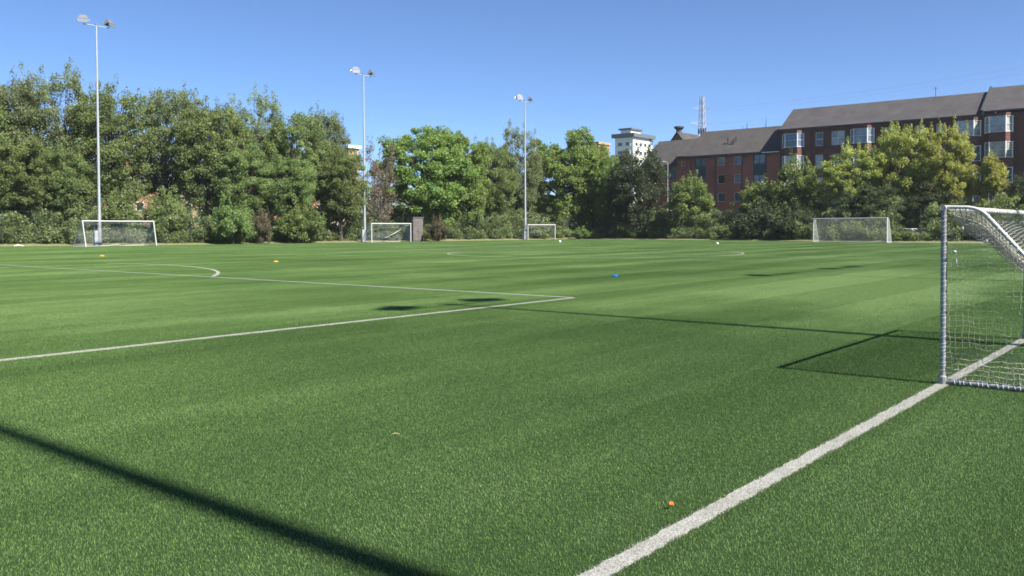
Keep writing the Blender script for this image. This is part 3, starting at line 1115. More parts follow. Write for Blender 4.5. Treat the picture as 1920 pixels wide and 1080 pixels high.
def mast(label, base, head_dir, aim, heads=(-1, 1), H=21.5, cabinet=True):
    t = thing("floodlight_mast", label, "floodlight", base, "floodlight masts round the pitch")
    b = Vector(base)
    z = lambda h: b + Vector((0, 0, h))
    MB().tube([z(0), z(3.1), z(3.16)], [.19, .17, .12], 12).build("mast_base", M['galv_dark'], t, True)
    MB().tube([z(3.16), z(9), z(15), z(H - .3), z(H)], [.135, .12, .10, .075, .075], 12).build("pole", M['galv'], t, True)
    MB().tube([z(H), z(H + .12)], [.13, .13], 10).build("pole_cap", M['galv_dark'], t)
    p = z(H - .1)
    MB().tube([p - head_dir * 1.25, p + head_dir * 1.25], .045, 6).build("cross_arm", M['galv'], t)
    if cabinet:
        c_ = b - U * .42 - N * .1
        uu, nn = c_.dot(U), c_.dot(N)
        MB().box_uv(uu - .17, uu + .17, nn - .15, nn + .15, 0, 1.55).build("control_cabinet", M['galv'], t)
    for s in heads:
        hc = p + head_dir * 1.25 * s + Vector((0, 0, .45))
        gb, gd = MB(), MB()
        floodlight(gb, gd, hc, aim + head_dir * .55 * s)
        gb.tube([hc - Vector((0, 0, .42)), p + head_dir * 1.25 * s], .05, 6)
        fl_ = gb.build("floodlight_head", M['lamp_body'], t)
        gd.build("lamp_glass", M['lamp_dark'], fl_)
    return t

mast("grey floodlight mast behind the leaning goal, closest of the three by the trees", at(187, 86), U, -N)
mast("grey floodlight mast beside the goal with the brown steel cabinet", at(684, 107.6), U, -N, H=20.4)
mast("grey floodlight mast beside the goal in the corner, farthest of the masts", at(985, 124.6), U, -N, H=19.6)
SUNWARD = Vector((math.sin(R(SUN_AZ)), math.cos(R(SUN_AZ)), 0))
REACH = 21.5 / math.tan(R(SUN_ELEV))          # how far a mast throws its shadow
for tip, hd, lab in ((Vector((-2.255, 5.42, 0)) - SUNWARD * 7.2, (-1, 1), "floodlight mast behind the camera whose pole shadow crosses the near turf"),
                     (Vector((-1.26, 18.2, 0)), (-1, 1), "floodlight mast beside the near touchline whose twin lamp shadows fall by the penalty area"),
                     (Vector((8.36, 28.9, 0)) + U * 1.25, (-1,), "floodlight mast with a single lamp beside the near touchline"),
                     (Vector((13.1, 34.4, 0)), (-1, 1), "floodlight mast beside the near touchline, beyond the single lamp one")):
    mast(lab, tip + SUNWARD * REACH, U, N, hd, cabinet=False)

# ------------------------------------------------------------------ goals
def net_lines(g, grid, r, twist=0.0):
    """grid: 2D list of points; draw twine along both directions"""
    rows_, cols_ = len(grid), len(grid[0])
    for row in grid:
        g.tube(row, r, 3, False)
    for j in range(cols_):
        g.tube([grid[i][j] for i in range(rows_)], r, 3, False)

def far_goal(label, base, along, back, w, h, dt, db, lean=0.0, rp=0.06, step=0.11, tw=0.0055, net_mat=None, extra=None, group="full size goals along the far edges of the pitch"):
    t = thing("football_goal", label, "goal", base, group)
    b = Vector(base)
    A, K = along.normalized(), back.normalized()
    def P(a, k, z):
        return b + A * (a + lean * z / h) + K * k + Vector((0, 0, z))
    MB().tube([P(0, 0, 0), P(0, 0, h)], rp, 10).build("post", M['white_paint'], t, True)
    MB().tube([P(w, 0, 0), P(w, 0, h)], rp, 10).build("post", M['white_paint'], t, True)
    MB().tube([P(-rp, 0, h), P(w + rp, 0, h)], rp, 10).build("crossbar", M['white_paint'], t, True)
    for a in (0, w):
        MB().tube([P(a, 0, h), P(a, dt, h - .02), P(a, db, .05)], .03, 6).build("stanchion", M['white_paint'], t)
        MB().tube([P(a, 0, .04), P(a, db, .04)], .03, 6).build("ground_bar", M['white_paint'], t)
    MB().tube([P(0, db, .04), P(w, db, .04)], .03, 6).build("back_bar", M['white_paint'], t)
    g = MB()
    nc_ = int(w / step)
    prof = []
    L1, L2 = dt, math.hypot(db - dt, h)
    m = max(6, int((L1 + L2) / step))
    for i in range(m + 1):
        s = (L1 + L2) * i / m
        if s < L1:
            prof.append((s, h))
        else:
            q = (s - L1) / L2
            prof.append((dt + (db - dt) * q, h * (1 - q) + .04 * q))
    grid = []
    for i, (k, z) in enumerate(prof):
        row = []
        for j in range(nc_ + 1):
            a = w * j / nc_
            sg = math.sin(math.pi * j / nc_) * math.sin(math.pi * i / m)
            row.append(P(a, k - .18 * sg, max(.03, z - .14 * sg)))
        grid.append(row)
    net_lines(g, grid, tw)
    for a in (0, w):
        grid = []
        for i, (k, z) in enumerate(prof[2:]):
            cnt = max(2, int(z / step))
            row = []
            g.tube([P(a, k * q / 10, z) for q in range(11)], tw * 1.4, 3, False)
        for q in range(1, int(db / step)):
            k = q * step
            zt = h if k < dt else h * (1 - (k - dt) / (db - dt))
            g.tube([P(a, k, 0.02), P(a, k, max(.05, zt))], tw * 1.4, 3, False)
    g.build("net", net_mat or M['grey_twine'], t)
    if extra:
        extra(t, P)
    return t

def fold_bits(t, P):
    g = MB()
    g.tube([P(1.6, .5, .06), P(3.0, .9, .10), P(4.2, 1.2, .2)], .03, 6)
    g.tube([P(4.3, .6, .06), P(5.6, .7, .08)], .03, 6)
    g.build("fallen_net_rope", M['rope'], t)

def diag_fold(t, P):
    g = MB()
    g.tube([P(6.3, .1, 2.1), P(5.6, .5, 1.75), P(4.6, .9, 1.1), P(3.9, 1.2, .75), P(3.3, 1.3, .5)], [.02, .035, .045, .035, .02], 6)
    g.tube([P(.4, .2, 2.0), P(2.5, .35, 1.9), P(4.5, .3, 1.95), P(6.2, .1, 2.05)], .025, 6)
    g.build("net_fold", M['grey_twine'], t)

far_goal("white football goal with leaning posts in front of the first floodlight mast", at(161, 82.5), Vector((math.sin(R(35)), math.cos(R(35)), 0)), Vector((-.86, .5, 0)), 7.32, 2.44, .3, 1.9, lean=-0.30, extra=fold_bits)
far_goal("white football goal with a diagonal net fold beside the brown cabinet", at(697, 104), U, N, 6.4, 2.25, .5, 1.8, tw=0.006, extra=diag_fold)
far_goal("smallest looking white football goal, beside the farthest mast", at(990, 123.5), U, N, 6.4, 2.13, .3, 2.0, tw=0.007)
p0, p1 = at(1525, 97.5), at(1663, 90.5)
far_goal("white football goal squarely facing the camera in front of dark shrubs", p0, (p1 - p0), U, (p1 - p0).length, 2.55, .6, 1.6, step=0.12, tw=0.0050)

# ---- near goal
ng_ = thing("training_goal", "large near grey goal frame with sagging net standing on the touchline", "goal", W(9.5, G_N))
GW, GH = 4.56, 1.79
def Q(a, k, z):                      # a along the mouth, k backwards off the pitch
    return W(9.5 + a, G_N - k, z)
RP = 0.030
for a in (0, GW):
    MB().tube([Q(a, 0, .0), Q(a, 0, GH - RP)], RP, 14).build("post", M['worn_alu'], ng_, True)
MB().tube([Q(-.04, 0, GH - RP), Q(GW + .04, 0, GH - RP)], .026, 14).build("crossbar", M['white_paint'], ng_, True)
def side_profile():
    pts_ = [(0.0, GH - .02)]
    for k in range(1, 4):
        pts_.append((.07 * k, GH - .02 - .002 * k))
    for k in range(1, 7):                                   # the bend
        a = k / 6 * R(50)
        pts_.append((.21 + .22 * math.sin(a), GH - .03 - .22 * (1 - math.cos(a))))
    k0, z0_ = pts_[-1]
    for q in (.1, .25, .5, .75, 1):
        pts_.append((k0 + (1.75 - k0) * q, z0_ + (.06 - z0_) * q))
    return pts_
SP = side_profile()
for a in (0, GW):
    MB().tube([Q(a, k, z) for k, z in SP], .0185, 10).build("stanchion", M['white_paint'], ng_, True)
    MB().tube([Q(a, .0, .035), Q(a, 1.8, .035)], .026, 12).build("ground_bar", M['worn_alu'], ng_, True)
    MB().lathe([(.042, 0), (.042, .08), (.033, .095), (0, .095)], 12, Q(a, 0, 0)).build("corner_joint", M['worn_alu'], ng_)
MB().tube([Q(0, 1.8, .035), Q(GW, 1.8, .035)], .026, 12).build("back_bar", M['worn_alu'], ng_, True)
# lacing ropes
def lacing(p0, p1, turns, rad, thick, name="lacing"):
    ax = (p1 - p0)
    d = ax.normalized()
    a_ = d.cross(Vector((.3, .9, .2))).normalized()
    b_ = d.cross(a_)
    g = MB()
    n_ = int(turns * 10)
    pts_ = []
    for k in range(n_ + 1):
        s = k / n_
        w = 2 * math.pi * turns * s + 1.5 * math.sin(17 * s) + .9 * math.sin(41 * s)
        pts_.append(p0 + ax * (s + .006 * math.sin(61 * s)) + (a_ * math.cos(w) + b_ * math.sin(w)) * rad)
    g.tube(pts_, thick, 5, False)
    return g.build(name, M['rope'], ng_)
lacing(Q(0, 0, .14), Q(0, 0, GH - .08), 34, RP + .0015, .0034)
lacing(Q(GW, 0, .14), Q(GW, 0, GH - .08), 34, RP + .0015, .0034)
lacing(Q(0, .1, .035), Q(0, 1.75, .035), 32, .0275, .004)
lacing(Q(GW, .1, .035), Q(GW, 1.75, .035), 32, .0275, .004)
lacing(Q(0, 1.8, .035), Q(GW, 1.8, .035), 30, .030, .005)
lacing(Q(.05, 0, GH - RP), Q(GW - .05, 0, GH - RP), 40, .030, .0045)
lacing(Q(0, SP[9][0], SP[9][1]), Q(0, 1.72, .08), 26, .0215, .005)
lacing(Q(GW, SP[9][0], SP[9][1]), Q(GW, 1.72, .08), 26, .0215, .005)

def top_at(k):
    for (k0, z0_), (k1, z1_) in zip(SP, SP[1:]):
        if k0 <= k <= k1:
            return z0_ + (z1_ - z0_) * (k - k0) / max(1e-6, k1 - k0)
    return .06
# side nets: verticals and horizontals with slack
STEP = 0.058
for a, sgn in ((0, -1), (GW, 1)):
    g = MB()
    def SN(k, z):
        zt = top_at(k)
        sl = math.sin(math.pi * min(1, max(0, z / max(.1, zt)))) * math.sin(math.pi * min(1, k / 1.75))
        low = math.exp(-((z - .12) / .14) ** 2)
        wob = .008 * math.sin(k * 23 + z * 5) + .006 * math.sin(z * 31 + k * 9)
        return Q(a - sgn * .028 + sgn * (-.05) * sl - sgn * .09 * low * min(1, k / .2), k + wob + .05 * sl * sgn + .03 * low, max(.02, z + wob - .02 * sl))
    k = STEP
    while k < 1.72:
        zt = top_at(k)
        m = max(3, int(zt / STEP))
        g.tube([SN(k, .03 + (zt - .03) * i / m) for i in range(m + 1)], .0013, 3, False)
        k += STEP
    z = .06
    while z < GH - .05:
        kk = 1.75
        for q in range(200):
            if top_at(1.75 * q / 200) < z and 1.75 * q / 200 > .05:
                kk = 1.75 * q / 200
                break
        m = max(3, int(kk / STEP))
        g.tube([SN(kk * i / m, z) if i else Q(a - sgn * .025, .02, z) for i in range(m + 1)], .0013, 3, False)
        z += STEP * .92
    g.build("side_net", M['twine'], ng_, recalc=False)
# roof and back net: hangs slack from crossbar and stanchions
g = MB()
Ls = [0]
for (k0, z0_), (k1, z1_) in zip(SP, SP[1:]):
    Ls.append(Ls[-1] + math.hypot(k1 - k0, z1_ - z0_))
def sp_at(s):
    for i in range(len(SP) - 1):
        if Ls[i] <= s <= Ls[i + 1]:
            q = (s - Ls[i]) / max(1e-6, Ls[i + 1] - Ls[i])
            return SP[i][0] + (SP[i + 1][0] - SP[i][0]) * q, SP[i][1] + (SP[i + 1][1] - SP[i][1]) * q
    return SP[-1]
m = int(Ls[-1] * 1.25 / STEP)
nc_ = int(GW / STEP)
grid = []
for i in range(m + 1):
    s = i / m
    k, z = sp_at(Ls[-1] * s)
    bump = (math.sin(math.pi * s ** .42))
    row = []
    for j in range(nc_ + 1):
        x = j / nc_
        span = (1 - abs(2 * x - 1) ** 7)
        sag = .27 * bump * span * (1 + .12 * math.sin(7 * x + 9 * s))
        rip = .012 * math.sin(x * 60 + s * 20) * span
        row.append(Q(GW * x, max(-.02, k - sag * .12 + rip), max(.03, z - sag + rip)))
    grid.append(row)
net_lines(g, grid, .0018)
g.build("back_net", M['twine'], ng_, recalc=False)
# the slack top of the old net hangs doubled over on itself below the crossbar
g = MB()
for lay in range(2):
    grid2 = []
    mm = int(m * .42)
    for i in range(mm + 1):
        row = []
        for j in range(nc_ + 1):
            p = grid[i][j].copy()
            x, q = j / nc_, i / mm
            env = math.sin(math.pi * x) ** .35 * math.sin(math.pi * min(1, q * 1.05)) ** .5
            p += Vector((0, 0, -1)) * (.05 + .07 * lay) * env
            p += U * (.02 * math.sin(31 * q + 3 * lay) + .026 * (lay + 1)) * env + N * .02 * math.sin(43 * x + 9 * q + lay) * env
            row.append(p)
        grid2.append(row)
    net_lines(g, grid2, .0021)
g.build("folded_net", M['old_twine'], ng_, recalc=False)
# skirt of thicker twine pulled inwards along the ground bars
for a, sgn in ((0, -1), (GW, 1)):
    g = MB()
    grid = []
    for i in range(6):
        z = .035 + .055 * i
        row = []
        for j in range(25):
            k = .03 + 1.62 * j / 24
            pull = .16 * math.sin(math.pi * (1 - i / 6) * .5) * min(1, k / .16)
            row.append(Q(a - sgn * (.03 + pull), k + .018 * math.sin(j * 1.7 + i) + .012 * i, z + .008 * math.sin(j * 2.3)))
        grid.append(row)
    net_lines(g, grid, .0022)
    g.build("net_skirt", M['twine'], ng_, recalc=False)
# white tape ties
for k, z, sx, sz in ((.10, 1.33, .03, .028), (.115, 1.235, .016, .06), (.17, 1.56, .02, .035), (.26, 1.60, .014, .03), (.38, 1.44, .02, .045)):
    c = Q(-.012, k, z)
    MB().lathe([(0, -sz / 2), (sx * .5, -sz * .4), (sx * .62, 0), (sx * .4, sz * .42), (0, sz / 2)], 8, c).build("tape_tie", M['rope'], ng_)

# ------------------------------------------------------------------ small things on the turf
def marker(label, p, mat, r=.115):
    g = MB().lathe([(r, 0), (r, .012), (r * .5, .062), (r * .36, .066), (r * .36, .058), (r * .92, 0.0), (r, 0)], 24)
    o = g.build("disc_marker", mat, None, True)
    o.location = (p.x, p.y, .018)
    tag(o, label, "disc marker", "disc markers on the turf")
marker("yellow disc marker on the turf in front of the leaning goal", at(191, 52.5), M['yellow'], .15)
marker("yellow disc marker alone on the turf beyond the penalty arc", at(517, 42.2), M['yellow'], .13)
marker("blue disc marker alone on the open turf", at(1153, 28.5), M['blue'], .11)

def ball(label, p, r=.115):
    t = thing("ball", label, "ball", (p.x, p.y, 0), "balls lying at the far side of the pitch")
    bm = bmesh.new()
    bmesh.ops.create_icosphere(bm, subdivisions=3, radius=r)
    for v in bm.verts:
        v.co.z += r + .012
    me = bpy.data.meshes.new("shell")
    bm.to_mesh(me); bm.free()
    me.polygons.foreach_set("use_smooth", [True] * len(me.polygons))
    o = link("shell", me, M['ball'], None)
    o.location = (p.x, p.y, 0)
    o.parent = t
    o.matrix_parent_inverse = t.matrix_basis.inverted()
    g = MB()
    for k in range(3):
        pts_ = []
        for q in range(25):
            w = 2 * math.pi * q / 24
            v = Vector((math.cos(w), math.sin(w), 0)) * (r * 1.0)
            v.rotate(Matrix.Rotation(R(60) * k, 3, 'X') @ Matrix.Rotation(R(35) * k, 3, 'Y'))
            pts_.append(Vector((p.x, p.y, r + .012)) + v)
        g.tube(pts_, .003, 3, False)
    g.build("seam", M['galv_dark'], t)
ball("small white ball on the turf in front of the smallest looking goal", at(1050, 97), .135)
ball("small pale ball on the turf beyond the centre circle, short of the square facing goal", at(1345, 82), .12)

# orange scrap, straw, litter
bm = bmesh.new()
bmesh.ops.create_icosphere(bm, subdivisions=2, radius=.017)
for v in bm.verts:
    v.co *= 1 + random.uniform(-.2, .2)
    v.co.z *= .7
me = bpy.data.meshes.new("plastic_scrap"); bm.to_mesh(me); bm.free()
o = link("plastic_scrap", me, M['orange'])
p = at(1259, 4.87)
o.location = (p.x, p.y, .034)
tag(o, "tiny orange plastic scrap on the turf beside the near touchline", "scrap")
p = at(740, 6.58)
g = MB()
g.tube([(-.032, 0, .03), (-.01, .004, .036), (.012, .002, .035), (.03, -.006, .03)], [.001, .0028, .0028, .001], 5)
o = g.build("straw", M['straw'])
o.location = (p.x, p.y, 0)
tag(o, "short yellow straw lying on the near turf", "straw")
p = at(36, edge_d(36) - .2)
g = MB()
g.tube([(-.5, 0, .05), (-.2, .1, .09), (.15, .05, .06), (.45, -.05, .04)], [.05, .09, .08, .04], 6)
o = g.build("litter", M['paper'])
o.location = (p.x, p.y, 0)
tag(o, "scrap of white litter on the dry verge at the turf edge", "litter")

# ---- brown steel cabinet beside the second far goal
p = at(779, 112)
cu, cn = p.dot(U), p.dot(N)
t = thing("steel_cabinet", "tall brown grey steel cabinet behind the goal with the diagonal net fold", "cabinet", p)
MB().box_uv(cu - .9, cu + .9, cn - .5, cn + .5, .05, 3.0).build("cabinet_body", M['cabinet'], t)
MB().box_uv(cu - .98, cu + .98, cn - .58, cn + .58, 3.01, 3.1).build("lid", M['cabinet'], t)
for s in (-1, 1):
    d_ = MB().box_uv(cu + (s - 1) * .42 + .02, cu + (s + 1) * .42 - .02, cn - .53, cn - .503, .15, 2.9).build("door", M['cabinet'], t)
    MB().box_uv(cu + s * .08 - .02, cu + s * .08 + .02, cn - .57, cn - .532, 1.3, 1.5).build("handle", M['galv_dark'], d_)

# ------------------------------------------------------------------ parked cars behind the far goal
def car(label, p, rot, paint):
    t = thing("parked_car", label, "car", (p.x, p.y, 0), "cars parked behind the hedge", rot)
    def add(g, name, mat, parent=t, smooth=False):
        o = g.build(name, mat, None, smooth)
        o.parent = parent
        return o
    prof = [(-2.1, .35), (-2.15, .75), (-1.95, .95), (-1.45, 1.02), (-.75, 1.44), (.75, 1.46), (1.45, 1.02), (2.0, .92), (2.15, .7), (2.1, .35)]
    hw = [.80, .85, .84, .80, .62, .62, .80, .84, .85, .80]
    g = MB()
    k = len(prof)
    pts_ = [(x, -w, z) for (x, z), w in zip(prof, hw)] + [(x, w, z) for (x, z), w in zip(prof, hw)]
    fc = [(i, (i + 1) % k, k + (i + 1) % k, k + i) for i in range(k)]
    fc += [tuple(range(k)), tuple(range(2 * k - 1, k - 1, -1))]
    g.poly(pts_, fc)
    add(g, "body", paint)
    for s in (-1, 1):
        g = MB()
        y = lambda x, z: s * (.80 - (z - 1.02) / .42 * .18 + .012)
        q = [(-1.28, 1.05), (-.70, 1.38), (.70, 1.40), (1.28, 1.05)]
        g.poly([(x, y(x, z), z) for x, z in q] + [(x, y(x, z) - s * .02, z) for x, z in q], [(0, 1, 2, 3), (4, 7, 6, 5), (0, 4, 5, 1), (1, 5, 6, 2), (2, 6, 7, 3), (3, 7, 4, 0)])
        add(g, "side_window", M['glass_dark'])
    for a, b in (((-1.38, 1.075, .74), (-.83, 1.405, .60)), ((1.38, 1.08, .74), (.83, 1.425, .60))):
        g = MB()
        o_ = .02 if a[0] > 0 else -.02
        g.poly([(a[0] + o_, -a[2], a[1]), (a[0] + o_, a[2], a[1]), (b[0] + o_, b[2], b[1]), (b[0] + o_, -b[2], b[1]),
                (a[0], -a[2], a[1] - .02), (a[0], a[2], a[1] - .02), (b[0], b[2], b[1] - .02), (b[0], -b[2], b[1] - .02)],
               [(0, 1, 2, 3), (4, 7, 6, 5), (0, 4, 5, 1), (1, 5, 6, 2), (2, 6, 7, 3), (3, 7, 4, 0)])
        add(g, "windscreen", M['glass_dark'])
    for x in (-1.35, 1.35):
        for s in (-1, 1):
            g = MB().tube([(x, s * .66, .32), (x, s * .87, .32)], .32, 18)
            w_ = add(g, "wheel", M['tyre'])
            add(MB().tube([(x, s * .875, .32), (x, s * .89, .32)], .19, 12), "rim", M['galv'], w_)
    for s in (-1, 1):
        add(MB().box(2.06, 2.17, s * .6 - .16, s * .6 + .16, .66, .80), "headlight", M['white_frame'])
        add(MB().box(-2.16, -2.06, s * .62 - .14, s * .62 + .14, .72, .86), "tail_light", M['orange'])
    return t
car("white car parked in the shade behind the square facing goal", at(1702, 101), R(128), M['car_white'])
car("silver car parked in the shade next to the white car", at(1740, 99), R(128), M['car_silver'])

# ------------------------------------------------------------------ fence
fe = thing("perimeter_fence", "tall dark green mesh fence along the trees at the pitch edge", "fence", at(960, edge_d(960) + 1.2))
fence_pts = []
run = 0
last = None
for b10 in range(-2000, 24000, 4):
    b = b10 / 10
    p = at(b, edge_d(b) + 1.6)
    if last is None or (p - last).length >= 3.0:
        fence_pts.append(p)
        last = p
post_me = MB().tube([(0, 0, 0), (0, 0, 3.6)], .035, 6).build("post", M['fence'], fe)
post_mesh = post_me.data
post_me.location = fence_pts[0]
post_me.matrix_parent_inverse = fe.matrix_basis.inverted()
for p in fence_pts[1:]:
    o = link("post", post_mesh, None, fe)
    o.location = p
g = MB()
for a, b in zip(fence_pts, fence_pts[1:]):
    for z in (3.55, 2.4, 1.2):
        g.tube([a + Vector((0, 0, z)), b + Vector((0, 0, z))], .014, 3, False)
    L = (b - a).length
    for k in range(1, 14):
        q = a.lerp(b, k / 14)
        g.tube([q + Vector((0, 0, .05)), q + Vector((0, 0, 3.55))], .003, 3, False)
o = g.build("wire_mesh", M['fence'], fe, recalc=False)
o['kind'] = 'stuff'

# ------------------------------------------------------------------ trees
def unit(v):
    return v / np.maximum(1e-9, np.linalg.norm(v, axis=-1, keepdims=True))

def leaves(centres, radii, per, size, seed, up=0.35, tint_c=None, flat=1.0, shell=0.45):
    """leaf quads in ellipsoidal clumps"""
    r = np.random.default_rng(seed)
    n = len(centres)
    c = np.repeat(centres, per, axis=0)
    rad = np.repeat(radii, per, axis=0)
    m = len(c)
    d = unit(r.normal(size=(m, 3)))
    f = shell + (1 - shell) * r.uniform(0, 1, m) ** 0.7
    f *= 1 + 0.12 * r.normal(size=m)
    pos = c + d * f[:, None] * rad * np.array([1, 1, flat])
    nrm = unit(d * 0.32 + np.array([0, 0, up]) + r.normal(size=(m, 3)) * 0.62)
    t = unit(np.cross(nrm, unit(r.normal(size=(m, 3)))))
    b = np.cross(nrm, t)
    s = size * r.uniform(0.6, 1.35, m)[:, None]
    v = np.empty((m, 4, 3))
    v[:, 0] = pos + t * s * 0.62
    v[:, 1] = pos + b * s * 0.38 + nrm * s * 0.08
    v[:, 2] = pos - t * s * 0.62
    v[:, 3] = pos - b * s * 0.38 + nrm * s * 0.08
    tc = np.repeat(tint_c if tint_c is not None else r.uniform(0.2, 0.8, n), per)
    tint = np.clip(tc + r.normal(0, 0.16, m), 0, 1)
    return v.reshape(-1, 3), np.arange(m * 4).reshape(-1, 4), np.repeat(tint, 4)

def envelope(r, n, shape, lo=0.35):
    """clump centres in a crown of height 1 and half width 1 (z 0..1), uneven outline"""
    d = unit(r.normal(size=(n, 3)))
    bumps = unit(r.normal(size=(9, 3)))
    amp = r.uniform(-0.16, 0.14, 9)
    lump = 1 + (np.maximum(0, d @ bumps.T - 0.45) / 0.55 * amp).sum(1)
    f = lo + (1 - lo) * r.uniform(0, 1, n) ** 0.55
    hr = np.linalg.norm(d[:, :2], axis=1)
    p = d * (f * lump)[:, None]
    if shape in ('dome', 'tall'):
        p[:, :2] *= (np.maximum(hr, .12) ** -0.38)[:, None]
        p[:, :2] *= 0.93
    z = (p[:, 2] + 1) / 2
    if shape == 'dome':
        w = np.where(z > 0.35, 1.0, 0.72 + 0.8 * z)
    elif shape == 'tall':
        w = np.where(z > 0.5, 1.0 - 0.1 * (z - .5), 0.85 + 0.3 * z)
    elif shape == 'cone':
        w = 1.15 - 0.75 * z
    else:
        w = np.ones(n)
    return np.c_[p[:, 0] * w, p[:, 1] * w, z]

VARIANTS = {}

def make_variant(key, h, rad, z0, shape, n, per, cr, leaf, leafmat, barkmat, seed, flat=0.8, up=0.35, limbs=0.6, lo=0.35, spikes=0, trunk_r=0.22, shell=0.2, stems=1):
    r = np.random.default_rng(seed)
    e = envelope(r, n, shape, lo)
    c = np.c_[e[:, 0] * rad, e[:, 1] * rad, z0 + e[:, 2] * (h - z0)]
    rr = r.uniform(cr[0], cr[1], n)
    radii = np.c_[rr, rr, rr]
    tint = np.clip(0.5 + r.normal(0, 0.22, n), 0, 1)
    if spikes:
        top = np.argsort(-(c[:, 2] + r.uniform(0, h * .3, n)))[:spikes]
        sp_c = c[top] + np.c_[r.normal(0, .3, spikes), r.normal(0, .3, spikes), r.uniform(.4, 1.5, spikes)]
        sp_r = np.c_[np.full(spikes, .28), np.full(spikes, .28), r.uniform(.5, 1.0, spikes)]
        v1, f1, t1 = leaves(sp_c, sp_r, max(8, per // 4), leaf, seed + 5, up)
    v, f, t = leaves(c, radii, per, leaf, seed + 1, up, tint, flat, shell)
    if spikes:
        f = np.concatenate([f, f1 + len(v)])
        v = np.concatenate([v, v1])
        t = np.concatenate([t, t1])
    crown = np_mesh("crown", v, f, t)
    crown.materials.append(leafmat)
    # trunk and limbs
    g = MB()
    tr = []
    ph = r.uniform(0, 6, 2)
    lean = r.normal(0, .04, 2)
    ht = z0 + (h - z0) * .72
    def tp(z):
        return Vector((lean[0] * z + .25 * math.sin(z * .45 + ph[0]) * z / h, lean[1] * z + .25 * math.sin(z * .4 + ph[1]) * z / h, z))
    zs = np.linspace(-.3, ht, 9)
    g.tube([tp(z) for z in zs], [trunk_r * (1.35 if z < .2 else 1) * (1 - .8 * max(0, z) / ht) + .03 for z in zs], 7)
    for s in range(1, stems):
        a = r.uniform(0, 6.28)
        q = Vector((math.cos(a), math.sin(a), 0)) * rad * .5
        g.tube([tp(.3), tp(h * .25) + q * .35, tp(h * .5) + q * .8, tp(h * .72) + q], [trunk_r * .8, trunk_r * .6, trunk_r * .4, .04], 6)
    pick = r.permutation(n)[: int(n * limbs)]
    for i in pick:
        tip = Vector(c[i])
        zb = max(z0 * .55 + .3, min(ht * .95, tip.z * r.uniform(.45, .8)))
        b = tp(zb)
        mid = b.lerp(tip, .5) + Vector((0, 0, (tip - b).length * .08))
        r0 = trunk_r * .42 * (1 - .6 * zb / h)
        g.tube([b, mid, tip], [r0, r0 * .6, .018], 4, False)
    o = g.build("trunk", barkmat)
    trunk = o.data
    bpy.data.objects.remove(o)
    VARIANTS[key] = (crown, trunk, h, rad)

LM = {
    'olive': leaf_mat("olive_leaves", (0.140, 0.195, 0.078), (0.260, 0.335, 0.138), .52),
    'olive2': leaf_mat("grey_green_leaves", (0.146, 0.190, 0.105), (0.268, 0.320, 0.175), .52),
    'lush': leaf_mat("lush_leaves", (0.130, 0.200, 0.055), (0.255, 0.340, 0.110), .5),
    'yellow': leaf_mat("yellow_green_leaves", (0.220, 0.265, 0.075), (0.400, 0.430, 0.150), .5),
    'dark': leaf_mat("dark_leaves", (0.050, 0.072, 0.042), (0.100, 0.128, 0.072)),
    'fresh': leaf_mat("fresh_leaves", (0.115, 0.185, 0.058), (0.235, 0.320, 0.118)),
    'brown': leaf_mat("brown_twigs", (0.120, 0.095, 0.065), (0.220, 0.180, 0.130), 0.15),
    'red': leaf_mat("reddish_leaves", (0.120, 0.112, 0.065), (0.205, 0.185, 0.115), 0.4),
}
for k in range(3):
    make_variant(f"feather{k}", 16, 4.2, 3.6, 'tall', 300, 210, (.35, 1.0), .155, LM['olive'], M['bark'], 300 + k, .9, .3, .6, .42, 12, .20)
for k in range(2):
    make_variant(f"grey{k}", 16, 4.2, 3.2, 'tall', 260, 190, (.35, 1.0), .150, LM['olive2'], M['bark'], 320 + k, .95, .3, .6, .38, 14, .18)
for k in range(2):
    make_variant(f"lush{k}", 14, 6.0, 1.6, 'dome', 250, 250, (.55, 1.15), .21, LM['lush'], M['bark'], 340 + k, .7, .5, .3, .45, 0, .28)
for k in range(2):
    make_variant(f"yellow{k}", 13, 4.6, 2.0, 'dome', 190, 260, (.45, 1.0), .18, LM['yellow'], M['bark'], 360 + k, .7, .45, .5, .4, 24, .22)
make_variant("dark0", 13, 4.6, .6, 'tall', 170, 260, (.5, 1.2), .17, LM['dark'], M['bark'], 380, .85, .3, .4, .3, 30, .2)
make_variant("fresh0", 8, 3.0, .5, 'dome', 100, 260, (.4, .95), .18, LM['fresh'], M['bark'], 390, .8, .45, .5, .4, 22, .14, .45, 3)
make_variant("bare0", 13, 3.4, 2.2, 'tall', 110, 55, (.4, .9), .17, LM['brown'], M['pale_bark'], 400, 1, .2, 1.0, .25, 30, .15, .3, 3)
make_variant("sapling0", 9, 1.9, 1.0, 'tall', 80, 170, (.3, .7), .17, LM['yellow'], M['pale_bark'], 410, 1, .35, .6, .3, 20, .09)
SHR = [('olive', 'shrub_o'), ('fresh', 'shrub_f'), ('red', 'shrub_r'), ('dark', 'shrub_d'), ('yellow', 'shrub_y')]
for i, (lm, key) in enumerate(SHR):
    make_variant(key, 4, 2.2, .1, 'round', 50, 230, (.4, .85), .16, LM[lm], M['bark'], 430 + i, .85, .4, .5, .3, 16, .06, .4, 4)

